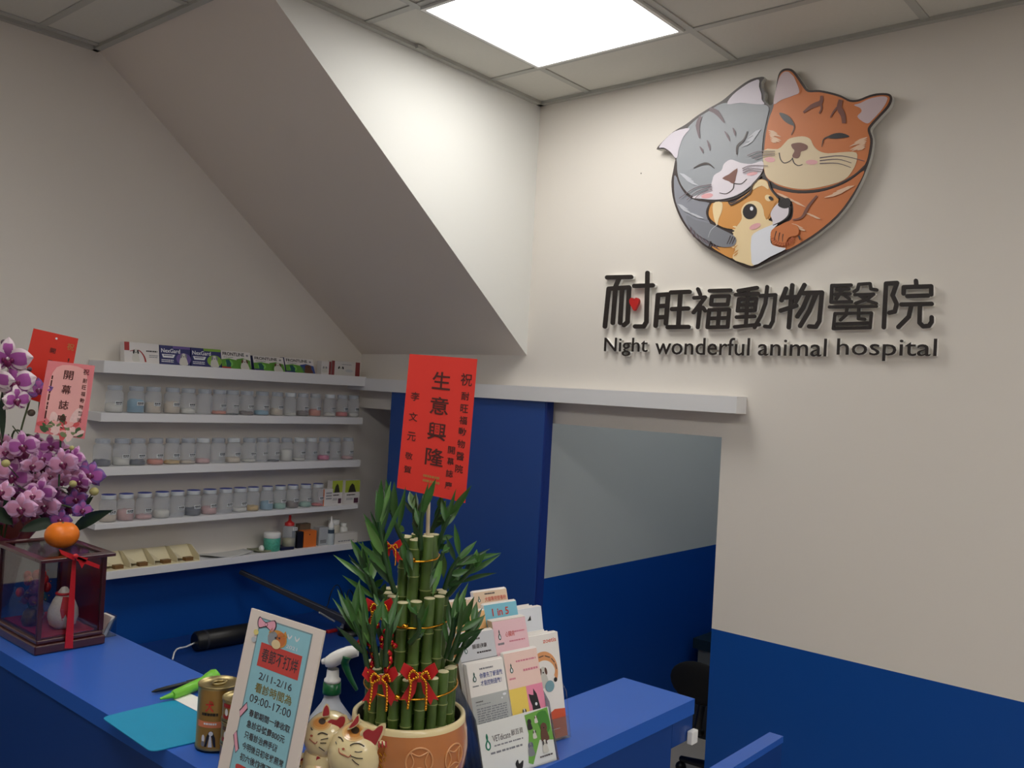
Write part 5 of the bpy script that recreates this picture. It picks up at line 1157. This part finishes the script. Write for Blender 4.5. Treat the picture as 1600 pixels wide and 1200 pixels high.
def w_sm(a_, b_):
    def f(mb, P, FC):
        strip(FC, 0, 1, 0, .25, a_); strip(FC, 0, 1, .75, 1, b_); F_(mb, P, oval(.3, .5, .07, .3), a_, 2); F_(mb, P, oval(.5, .5, .07, .3), b_, 2); F_(mb, P, oval(.12, .55, .05, .25), inkw, 2)
    return f
sb = at(372, 1192, 2, CT); sb.z = CT
print('small can', sb, 'tall', tc, 'dist', (sb-tc).length, 'ztop', zat(sb, 1098))
cr, cb_, cn = mat('can_label_red', (170, 44, 40), .4), mat('can_label_brown', (96, 70, 50), .4), mat('can_label_blue', (60, 76, 110), .4)
for i, (a_, b_, lb) in enumerate(((cn, cb_, 'short blue and gold pet food can, bottom of the stack of three'), (cb_, cr, 'short brown and gold pet food can, middle of the stack of three'), (cr, cr, 'short red and gold pet food can, topmost of the stack of three'))):
    can('food_can', lb, 0, 0, .029, .034, CT+.0006+i*.0342, w_sm(a_, b_), 'short pet food cans stacked beside the tall can', base=sb)

# ------------------------------------------------------------------ holiday notice in an acrylic stand
BLp = Vector((.735, 1.155, CT+.001)); TLp = at(393, 950, 1, 1.155); TRp = at(507, 986, 2, TLp.z); BRp = BLp+TRp-TLp
t = thing('notice_stand', 'leaning white notice card with pale blue holiday opening hours', 'notice', (BLp+BRp)/2)
nn = (TRp-TLp).cross(BLp-TLp).normalized(); nn = nn if nn.dot(EYE-TLp) > 0 else -nn
q4 = [TLp, TRp, BRp, BLp]
mb = MB(); mb.hexa(q4, [p-nn*.003 for p in q4], mat('card_backing', (232, 220, 212), .5)); P = lambda u, v, k=0: bil(*q4)(u, v)+nn*(.0003+.00025*k)
lb = mat('poster_blue', (150, 204, 218), .55, noise_amt=.05, nscale=60); pb_ = mat('poster_pink', (238, 172, 192), .5); prd = mat('poster_red', (206, 76, 70), .5); pin = mat('poster_ink', (74, 66, 70), .5); pgo = mat('poster_gold', (140, 124, 56), .5); pye = mat('poster_yellow', (234, 220, 140), .5)
ASP = (TRp-TLp).length/(BLp-TLp).length
F_(mb, P, R4(.155, .035, .87, 1), mat('poster_frame', (128, 156, 166), .5), 0); F_(mb, P, R4(.17, .043, .855, 1), lb, 1)
F_(mb, P, [(.28, .155), (.95, .155), (.95, .155), (.28, .155)], lb, 1)
F_(mb, P, R4(.24, .17, .80, .305), prd, 2); T_(mb, P, '春節不打烊', (.28, .195, .77, .275), pin, 3, bold=.01)
F_(mb, P, smooth_loop([(.15, .03), (.24, .052), (.36, .026), (.4, .06), (.36, .098), (.26, .08), (.17, .098), (.13, .065)], 3), pin, 3); F_(mb, P, smooth_loop([(.16, .036), (.24, .056), (.35, .032), (.385, .06), (.35, .092), (.26, .074), (.175, .092), (.145, .065)], 3), pb_, 4); F_(mb, P, oval(.26, .064, .022, .011), pin, 5); F_(mb, P, oval(.26, .064, .017, .008), pb_, 6)
for x, y, m_ in ((.14, .125, pye), (.13, .17, mat('poster_grey', (190, 198, 206), .5))): F_(mb, P, oval(x, y, .035, .016), m_, 3)
# little round animal head at the banner's corner
for x, y, rx, ry, m_, k_ in ((.44, .125, .13, .05, cdog, 3), (.385, .13, .07, .042, cgrey, 4), (.49, .12, .065, .038, corg, 4), (.44, .155, .06, .026, cdcr, 5), (.42, .12, .012, .006, pin, 6), (.47, .115, .012, .006, pin, 6)): F_(mb, P, oval(x, y, rx, ry), m_, k_)
for x in (.35, .53): F_(mb, P, [(x-.04, .105), (x, .066), (x+.04, .1)], cdog, 4)
T_(mb, P, '-  2021', (.5, .135, .72, .155), inkw, 3, bold=.01); F_(mb, P, stroke2([(.56, .08), (.59, .1), (.62, .08)], .012), inkw, 2); F_(mb, P, stroke2([(.66, .08), (.69, .1), (.72, .08)], .012), inkw, 2)
T_(mb, P, '2/11-2/16', (.3, .335, .75, .375), pin, 3); T_(mb, P, '看診時間為', (.28, .395, .78, .45), pgo, 3, bold=.008); T_(mb, P, '09:00-17:00', (.24, .468, .80, .512), pin, 3)
for i, (s_, u1) in enumerate((('春節期間一律收取', .83), ('急診掛號費800元', .79), ('只看診治療手術', .72), ('今明後日初年幾照常', .83), ('初六後恢復正常', .76))): T_(mb, P, s_, (.27, .55+i*.062, u1, .592+i*.062), pin, 3, bold=.012)
for (a_, b_), (c_, d_) in (((.15, .60), (.23, .54)), ((.14, .71), (.22, .80))): F_(mb, P, stroke2([(a_, b_), ((a_+c_)/2, (b_+d_)/2), (c_, d_)], .05), pin, 3); F_(mb, P, stroke2([(a_+.004, b_), ((a_+c_)/2, (b_+d_)/2), (c_-.004, d_)], .034), pb_, 4)
F_(mb, P, smooth_loop([(.24, .87), (.4, .865), (.58, .88), (.62, .92), (.5, .95), (.3, .93)], 4), prd, 3); T_(mb, P, 'Happy New Year', (.29, .89, .57, .915), inkw, 4); F_(mb, P, oval(.26, .945, .08, .03), pye, 4)
mb.build('notice', t)
bk = BLp+Vector((.055, -.0, 0)); 
mb = MB(); mb.hexa([BLp-nn*.004, BRp-nn*.004, BRp+Vector((.025, 0, 0)), BLp+Vector((.025, 0, 0))], [p+Vector((0, 0, .002)) for p in (BLp-nn*.004, BRp-nn*.004, BRp+Vector((.025, 0, 0)), BLp+Vector((.025, 0, 0)))], acry); mb.build('stand_foot', t, label='clear foot')

# ------------------------------------------------------------------ spray bottle
sp = Vector((.93, 1.08, CT))
for _ in range(20): sp.y += (pr(sp+Vector((0, 0, .1)))[0]-519)*.0006
t = thing('spray_bottle', 'white spray bottle with green collar and green trigger behind the notice', 'bottle', sp)
zs = lambda y: zat(sp, y)-CT
bodym = mat('milky_bottle', (206, 212, 220), .3, alpha=.9); gtr = mat('green_trigger', (14, 92, 50), .3)
zr0, zr1 = zs(1083), zs(1066)
MB().lathe([(0, .0006), (.034, .0006), (.037, .004), (.037, zs(1150)), (.033, zs(1120)), (.016, zs(1098)), (.0125, zs(1090)), (.012, zr0)], sp, bodym, n=32).build('bottle_body', t)
MB().lathe([(.0122, zr0), (.0148, zr0), (.015, zr0+.003), (.0142, zr1), (.011, zr1)], sp, gtr, n=28).build('collar', t, label='green collar')
# head: runs from the nozzle (left) back to the right
sv = RT.copy(); sv.z = 0; sv.normalize(); dp = (sp-EYE).dot(_F)/FPX
h = lambda px, py, o=0: sp+sv*(px-519)*dp+Vector((0, 0, zs(py)+(px-519)*dp*.055))+_F*o
mb = MB(); mb.lathe([(.0118, zr1), (.0135, zr1+.002), (.0135, zr1+.005), (.0105, zr1+.008), (.0095, zs(1045))], sp, white, n=24); 
mb.tube([h(501, 1034), h(506, 1033)], [.004, .0055], white, n=14)
mb.tube(smooth_loop([tuple(h(507, 1034)), tuple(h(515, 1033)), tuple(h(526, 1027)), tuple(h(541, 1020)), tuple(h(556, 1017))], 4, False), [.0075, .0085, .0095, .0105, .011, .0115, .0115, .0115, .0115, .0115, .011, .0105, .0105, .010, .0095, .009, .0085][:17], white, n=16)
mb.build('spray_head', t)
MB().tube(smooth_loop([tuple(h(540, 1024)), tuple(h(537, 1036)), tuple(h(545, 1056)), tuple(h(558, 1078))], 5, False), [.017-.0008*i for i in range(16)], gtr, n=12, flat=.5).build('trigger', t, label='green trigger')

# ------------------------------------------------------------------ leaflet rack
ga = math.radians(-8.3); U3 = Vector((math.cos(ga), math.sin(ga), 0)); Bk = Vector((-math.sin(ga), math.cos(ga), 0)); Z3 = Vector((0, 0, 1)); TL3 = .342; WR = .15
PR = at(868.7, 1187, 2, CT); PL = PR-U3*WR
def rk(s_, h_, d_): return PL+U3*s_+Z3*(h_+.0008)+Bk*(d_+TL3*h_)
t = thing('leaflet_rack', 'clear acrylic tiered rack full of leaflets beside the bamboo', 'leaflet rack', PL+U3*.07)
offs = [0, .013, .036, .06]; 
mb = MB()
for d_, h0, h1 in ((.012+.003, 0, .085), (.034, 0, .15), (.056, 0, .19), (.078, 0, .215)): mb.hexa([rk(-.002, h0, d_), rk(WR+.002, h0, d_), rk(WR+.002, h1, d_), rk(-.002, h1, d_)], [rk(-.002, h0, d_+.0015), rk(WR+.002, h0, d_+.0015), rk(WR+.002, h1, d_+.0015), rk(-.002, h1, d_+.0015)], acry)
mb.build('dividers', t)
for s0 in (-.004, WR+.001):
    mb = MB(); mb.hexa([rk(s0, 0, -.004), rk(s0, 0, .085), rk(s0, .2, .085), rk(s0, .085, -.004)], [rk(s0+.002, 0, -.004), rk(s0+.002, 0, .085), rk(s0+.002, .2, .085), rk(s0+.002, .085, -.004)], glass('acrylic_side', (205, 212, 220), .16)); mb.build('side_panel', t)
mb = MB(); mb.hexa([rk(-.004, 0, -.004), rk(WR+.004, 0, -.004), rk(WR+.004, 0, .1), rk(-.004, 0, .1)], [rk(-.004, .002, -.004), rk(WR+.004, .002, -.004), rk(WR+.004, .002, .1), rk(-.004, .002, .1)], acry); mb.build('rack_base', t)
iconm = mat('logo_green', (18, 120, 92), .5); icd = mat('logo_dark_green', (26, 84, 76), .5)
def icon(mb, P, cx, cy, sx, sy, m, k=3):
    F_(mb, P, [(cx+x*sx, cy+y*sy) for x, y in smooth_loop([(0, -1), (.32, -.55), (.22, -.2), (.75, .25), (.7, .75), (.2, 1), (-.2, 1), (-.7, .75), (-.75, .25), (-.22, -.2), (-.32, -.55)], 3)], m, k)
    F_(mb, P, [(cx+x*sx, cy+y*sy) for x, y in smooth_loop([(0, .0), (.36, .35), (.34, .68), (0, .8), (-.34, .68), (-.36, .35)], 3)], inkw, k+1)
vetm = mat('rack_card', (222, 224, 222), .4)
def fc(s0, s1, h0, h1, d_):
    return lambda u, v, k=0: rk(s0+(s1-s0)*u, h1+(h0-h1)*v, d_)-Bk*(.0003+.0002*k)
mb = MB(); mb.hexa([rk(0, 0, -.002), rk(WR, 0, -.002), rk(WR, .0775, -.002), rk(0, .0775, -.002)], [rk(0, 0, -.0008), rk(WR, 0, -.0008), rk(WR, .0775, -.0008), rk(0, .0775, -.0008)], vetm)
P = fc(0, WR, 0, .0775, -.002)
icon(mb, P, .1, .33, .045, .15, iconm, 1); T_(mb, P, 'VETdicate', (.17, .25, .41, .36), pin, 1); T_(mb, P, '獸百資', (.425, .235, .59, .34), pin, 1); lines(mb, P, .18, .42, .58, .47, 1, greyink, 1, 3); lines(mb, P, .12, .53, .56, .6, 1, greyink, 1, 6)
F_(mb, P, [(.64, .04), (.98, 0), (1, .62), (.8, .55), (.66, .95), (.6, .9), (.66, .4)], mat('rack_green', (108, 168, 70), .45), 1); F_(mb, P, smooth_loop([(.8, .1), (.95, .06), (.97, .4), (.86, .45)], 3), mat('rack_green_dark', (62, 132, 44), .45), 2)
dog(mb, P, .69, .22, .2, cblk, cblk, 3, 2.0); dog(mb, P, .79, .16, .14, dogw, dogb, 3, 2.0); dog(mb, P, .74, .42, .16, dogw, inkk, 3, 2.0); dog(mb, P, .88, .42, .34, dogb, dogb, 3, 2.0); dog(mb, P, .66, .66, .26, greyink, mat('cat_slate', (90, 96, 120), .5), 3, 2.0); dog(mb, P, .86, .68, .24, dogw, cblk, 6, 2.0)
lines(mb, P, .76, .84, .97, .9, 1, pin, 8, 4); F_(mb, P, smooth_loop([(.42, .84), (.46, .78), (.47, .86), (.53, .82), (.5, .96), (.44, .94)], 3), inkk, 2)
mb.build('rack_card', t, label='printed card in the rack front')
grpL = 'leaflet stacks in the acrylic rack'
def stack(label, s0, s1, h0, h1, d_, th, base, paint_, edge=None):
    pos = rk((s0+s1)/2, h0, d_+th/2); mb = MB()
    n = max(3, int(th/.0016))
    mb.hexa([rk(s0, h0, d_), rk(s1, h0, d_), rk(s1, h1, d_), rk(s0, h1, d_)], [rk(s0, h0, d_+th), rk(s1, h0, d_+th), rk(s1, h1, d_+th), rk(s0, h1, d_+th)], edge or paper)
    for i in range(1, n): 
        e = .0006*math.sin(i*2.7); q_ = d_+th*i/n; mb.hexa([rk(s0+.001, h1-.01, q_), rk(s1+e, h1-.01, q_), rk(s1+e, h1+.0012+e, q_), rk(s0+.001, h1+.0012+e, q_)], [rk(s0+.001, h1-.01, q_+.0004), rk(s1+e, h1-.01, q_+.0004), rk(s1+e, h1+.0012+e, q_+.0004), rk(s0+.001, h1+.0012+e, q_+.0004)], paper)
    P = fc(s0, s1, h0, h1, d_); F_(mb, P, R4(0, 0, 1, 1), base, 0); paint_(mb, P); o = mb.build('leaflet_stack', loc=pos); return tag(o, label, 'leaflets', grpL)
beige = mat('leaflet_beige', (234, 208, 180), .5); oran = mat('leaflet_orange', (238, 190, 128), .5); cyan = mat('leaflet_cyan', (130, 200, 222), .5); lpink = mat('leaflet_pink', (236, 196, 204), .5); lgrey = mat('leaflet_grey', (206, 208, 214), .5); lpeach = mat('leaflet_peach', (238, 206, 196), .5); lyel = mat('leaflet_yellow', (236, 206, 96), .5); lros = mat('leaflet_rose', (232, 140, 170), .5); lsil = mat('leaflet_silver', (178, 182, 182), .5); rink = mat('red_ink', (206, 70, 60), .5); bink = mat('blue_ink', (70, 84, 150), .5); pink_i = mat('pink_ink', (216, 130, 150), .5); tea = mat('photo_tea', (112, 104, 62), .5, noise_amt=.8, nscale=90)
M1, G1 = .074, .077
def lf1(mb, P):
    F_(mb, P, R4(0, .3, 1, 1), lsil, 1); icon(mb, P, .16, .12, .06, .045, icd); lines(mb, P, .08, .2, .26, .22, 1, greyink, 3); lines(mb, P, .32, .05, .7, .08, 1, greyink, 3); T_(mb, P, '你要先了解過敏', (.3, .095, .93, .145), bink, 3, bold=.01); T_(mb, P, '才能控制過敏！', (.3, .165, .88, .215), bink, 3, bold=.01)
    lines(mb, P, .1, .345, .32, .365, 1, pin, 3, 4); lines(mb, P, .1, .375, .5, .39, 1, greyink, 3, 2); lines(mb, P, .1, .41, .93, .58, 8, greyink, 3, 9); F_(mb, P, oval(.9, .33, .05, .012), inkw, 3); F_(mb, P, oval(.82, .36, .02, .008), inkw, 3)
stack('white and silver leaflets with blue Chinese heading, front row left', 0, M1, .006, .160, .004, .008, paper, lf1)
def lf2(mb, P):
    F_(mb, P, R4(0, .33, .5, 1), lyel, 1); F_(mb, P, R4(.5, .33, 1, 1), lros, 1); icon(mb, P, .16, .14, .06, .045, icd); lines(mb, P, .06, .23, .26, .26, 1, pink_i, 3); lines(mb, P, .32, .08, .93, .11, 1, pink_i, 3, 3); lines(mb, P, .5, .17, .95, .21, 1, pink_i, 3, 5)
    F_(mb, P, [(.58, .7), (.6, .52), (.56, .465), (.54, .405), (.62, .42), (.68, .425), (.7, .365), (.78, .42), (.8, .475), (.84, .58), (.86, .7)], inkk, 3); F_(mb, P, oval(.72, .51, .035, .015), inkw, 4); dog(mb, P, .34, .57, .1, dogw, inkk, 5, .5)
stack('peach, yellow and rose leaflets with a black cat, front row right', G1, WR, .006, .165, .004, .008, lpeach, lf2)
def lf3(mb, P):
    F_(mb, P, R4(0, .2, 1, 1), paper, 1); F_(mb, P, R4(0, .2, 1, .206), greyink, 2); icon(mb, P, .16, .11, .05, .035, icd); lines(mb, P, .36, .04, .6, .065, 1, pin, 3, 3); T_(mb, P, '腸道健康', (.34, .085, .75, .12), pin, 3, bold=.01); lines(mb, P, .45, .145, .85, .17, 1, pin, 3, 6)
    F_(mb, P, smooth_loop([(.15, .36), (.3, .31), (.5, .26), (.62, .29), (.68, .36), (.5, .4), (.2, .42)], 3), inkk, 2)
stack('grey and white leaflets with grey heading, second row left', 0, M1, .006, .2, .0165, .009, lgrey, lf3)
def lf4(mb, P):
    F_(mb, P, R4(0, .26, 1, 1), tea, 1); icon(mb, P, .16, .1, .05, .038, icd); lines(mb, P, .08, .16, .28, .19, 1, greyink, 3); T_(mb, P, '心臟病', (.33, .085, .6, .125), rink, 3); lines(mb, P, .6, .09, .92, .11, 1, pink_i, 3); lines(mb, P, .42, .155, .9, .175, 1, pink_i, 3, 4)
stack('pink-headed leaflets over a brown photo, second row right', G1-.004, WR-.004, .006, .211, .0165, .013, lpink, lf4, edge=mat('old_paper_edge', (176, 160, 136), .7))
def lf5(mb, P): icon(mb, P, .18, .13, .06, .035, icd); lines(mb, P, .55, .12, .8, .15, 1, rink, 3); lines(mb, P, .4, .2, .85, .23, 1, pin, 3, 4)
stack('orange leaflets behind the bamboo leaves, third row left', 0, M1+.002, .006, .225, .036, .008, oran, lf5)
def lf6(mb, P): T_(mb, P, '1 in 5', (.22, .03, .72, .082), rink, 3, bold=.02)
stack('light blue leaflets reading 1 in 5, third row right', G1-.001, WR-.002, .006, .232, .036, .008, cyan, lf6)
def lf7(mb, P): lines(mb, P, .45, .04, .9, .065, 1, rink, 3, 2); icon(mb, P, .15, .045, .05, .02, icd)
stack('beige leaflets half hidden by bamboo leaves, back row left', 0, M1+.002, .006, .238, .06, .008, beige, lf7)
def lf8(mb, P): icon(mb, P, .14, .045, .05, .02, icd); T_(mb, P, '犬貓專用營養粉', (.3, .037, .95, .068), rink, 3); lines(mb, P, .32, .012, .65, .03, 1, pin, 3, 3)
stack('beige leaflets with red Chinese heading, back row right', G1-.001, WR, .006, .247, .06, .008, beige, lf8)

# the second, narrow holder
ZR = at(887, 1152, 2, CT); t2_ = .229
def rz(s_, h_, d_): return ZR-U3*(.0825-s_)+Z3*(h_+.0008)+Bk*(d_+t2_*h_)
t = thing('leaflet_holder', 'narrow clear acrylic leaflet holder at the right of the rack', 'leaflet holder', rz(.04, 0, 0))
mb = MB(); mb.hexa([rz(-.002, 0, -.004), rz(.085, 0, -.004), rz(.085, 0, .035), rz(-.002, 0, .035)], [rz(-.002, .002, -.004), rz(.085, .002, -.004), rz(.085, .002, .035), rz(-.002, .002, .035)], acry)
mb.hexa([rz(-.002, 0, .018), rz(.085, 0, .018), rz(.085, .15, .018), rz(-.002, .15, .018)], [rz(-.002, 0, .0195), rz(.085, 0, .0195), rz(.085, .15, .0195), rz(-.002, .15, .0195)], acry); mb.build('holder_back', t)
mb = MB(); mb.hexa([rz(-.002, .002, -.004), rz(.085, .002, -.004), rz(.085, .035, -.004), rz(-.002, .035, -.004)], [rz(-.002, .002, -.0025), rz(.085, .002, -.0025), rz(.085, .035, -.0025), rz(-.002, .035, -.0025)], acry)
for p0, p1 in (((.086, .0, -.004), (.086, .075, -.004)), ((.086, .075, -.004), (.086, .085, .004)), ((.086, .085, .004), (.086, .075, .018)), ((.086, .075, .018), (.086, 0, .018))): mb.tube([rz(*p0), rz(*p1)], .0009, acry, n=6)
mb.build('holder_front', t)
def zst(name, label, s0, s1, h1, d_, th, base, paint_):
    mb = MB(); mb.hexa([rz(s0, .003, d_), rz(s1, .003, d_), rz(s1, h1, d_), rz(s0, h1, d_)], [rz(s0, .003, d_+th), rz(s1, .003, d_+th), rz(s1, h1, d_+th), rz(s0, h1, d_+th)], paper)
    for i in range(1, 5): q_ = d_+th*i/5; e = .0015*math.sin(i*2.1)+.001*i; mb.hexa([rz(s0, h1-.01, q_), rz(s1-.006*i, h1-.01, q_), rz(s1-.006*i, h1+e, q_), rz(s0, h1+e, q_)], [rz(s0, h1-.01, q_+.0006), rz(s1-.006*i, h1-.01, q_+.0006), rz(s1-.006*i, h1+e, q_+.0006), rz(s0, h1+e, q_+.0006)], paper)
    P = lambda u, v, k=0: rz(s0+(s1-s0)*u, h1+(.003-h1)*v, d_)-Bk*(.0003+.0002*k)
    F_(mb, P, R4(0, 0, 1, 1), base, 0); paint_(mb, P); o = mb.build(name, loc=rz((s0+s1)/2, .003, d_+th/2)); return tag(o, label, 'leaflets')
zor = mat('leaflet_vermilion', (214, 88, 54), .5); ztan = mat('leaflet_tan_arc', (226, 158, 104), .5)
def zo(mb, P):
    T_(mb, P, 'zoetis', (.55, .045, .93, .085), zor, 2, bold=.01)
    arc = [(.5+.36*math.cos(a_), .36+.155*math.sin(a_)) for a_ in [PI*1.02+PI*1.15*i/16 for i in range(17)]]; F_(mb, P, stroke2(arc, .085, k=2), ztan, 1)
    lines(mb, lambda u, v, k=0: P(.5+(.36-.03*v)*math.cos(PI*(1.12+.9*u)), .36+(.155-.012*v)*math.sin(PI*(1.12+.9*u)), k), 0, -.6, 1, .9, 1, pin, 3, 5)
    dog(mb, P, .47, .4, .2, dogw, dogb, 3, .48); F_(mb, P, oval(.36, .52, .05, .06), dogb, 6); F_(mb, P, oval(.62, .5, .13, .055), mat('leaflet_teal_dot', (120, 160, 172), .5), 5); F_(mb, P, oval(.8, .45, .05, .022), inkk, 5)
    F_(mb, P, [(0, .72), (.25, .71), (.5, .775), (.58, .75), (.7, .725), (1, .74), (1, 1), (0, 1)], zor, 2); T_(mb, P, '健康', (.3, .85, .62, .885), inkw, 3, bold=.01); lines(mb, P, .4, .91, .8, .92, 1, inkw, 3)
zst('leaflet_stack', 'white and vermilion zoetis leaflets with a dog under an orange arc'.replace('zoetis ', ''), 0, .0825, .172, 0, .010, paper, zo)
def wl8(mb, P): F_(mb, P, [(.55, .1), (.65, .06), (.66, .1)], inkk, 2); lines(mb, P, .7, .2, .9, .24, 2, pin, 2, 2)
zst('leaflet_stack', 'plain white leaflets standing behind the orange arc leaflets', -.01, .069, .212, .022, .006, mat('leaflet_white', (226, 230, 236), .5), wl8)

# ------------------------------------------------------------------ small things on the walls
o = MB().lathe([(0, 0), (.002, 0), (.002, .001), (0, .0012)], wallP(1002, 271)-Vector((.001, 0, 0)), black, n=10, ax=(-1, 0, 0)).build('nail', loc=wallP(1002, 271)); tag(o, 'tiny black nail in the white wall left of the emblem', 'nail')
# unseen lamp added to brighten the back room, above the opening
t = thing('ceiling_light', 'unseen LED ceiling panel added to brighten the room behind the opening', 'ceiling light', (3.55, 1.25, H))
MB().box((3.26, .96, H-.012), (3.84, 1.54, H-.001), frame_m).build('frame', t)
MB().box((3.285, .985, H-.0135), (3.815, 1.515, H-.012), mat('back_fill_diffuser', (250, 250, 250), .5, emit=LAMP*.75)).build('diffuser', t)
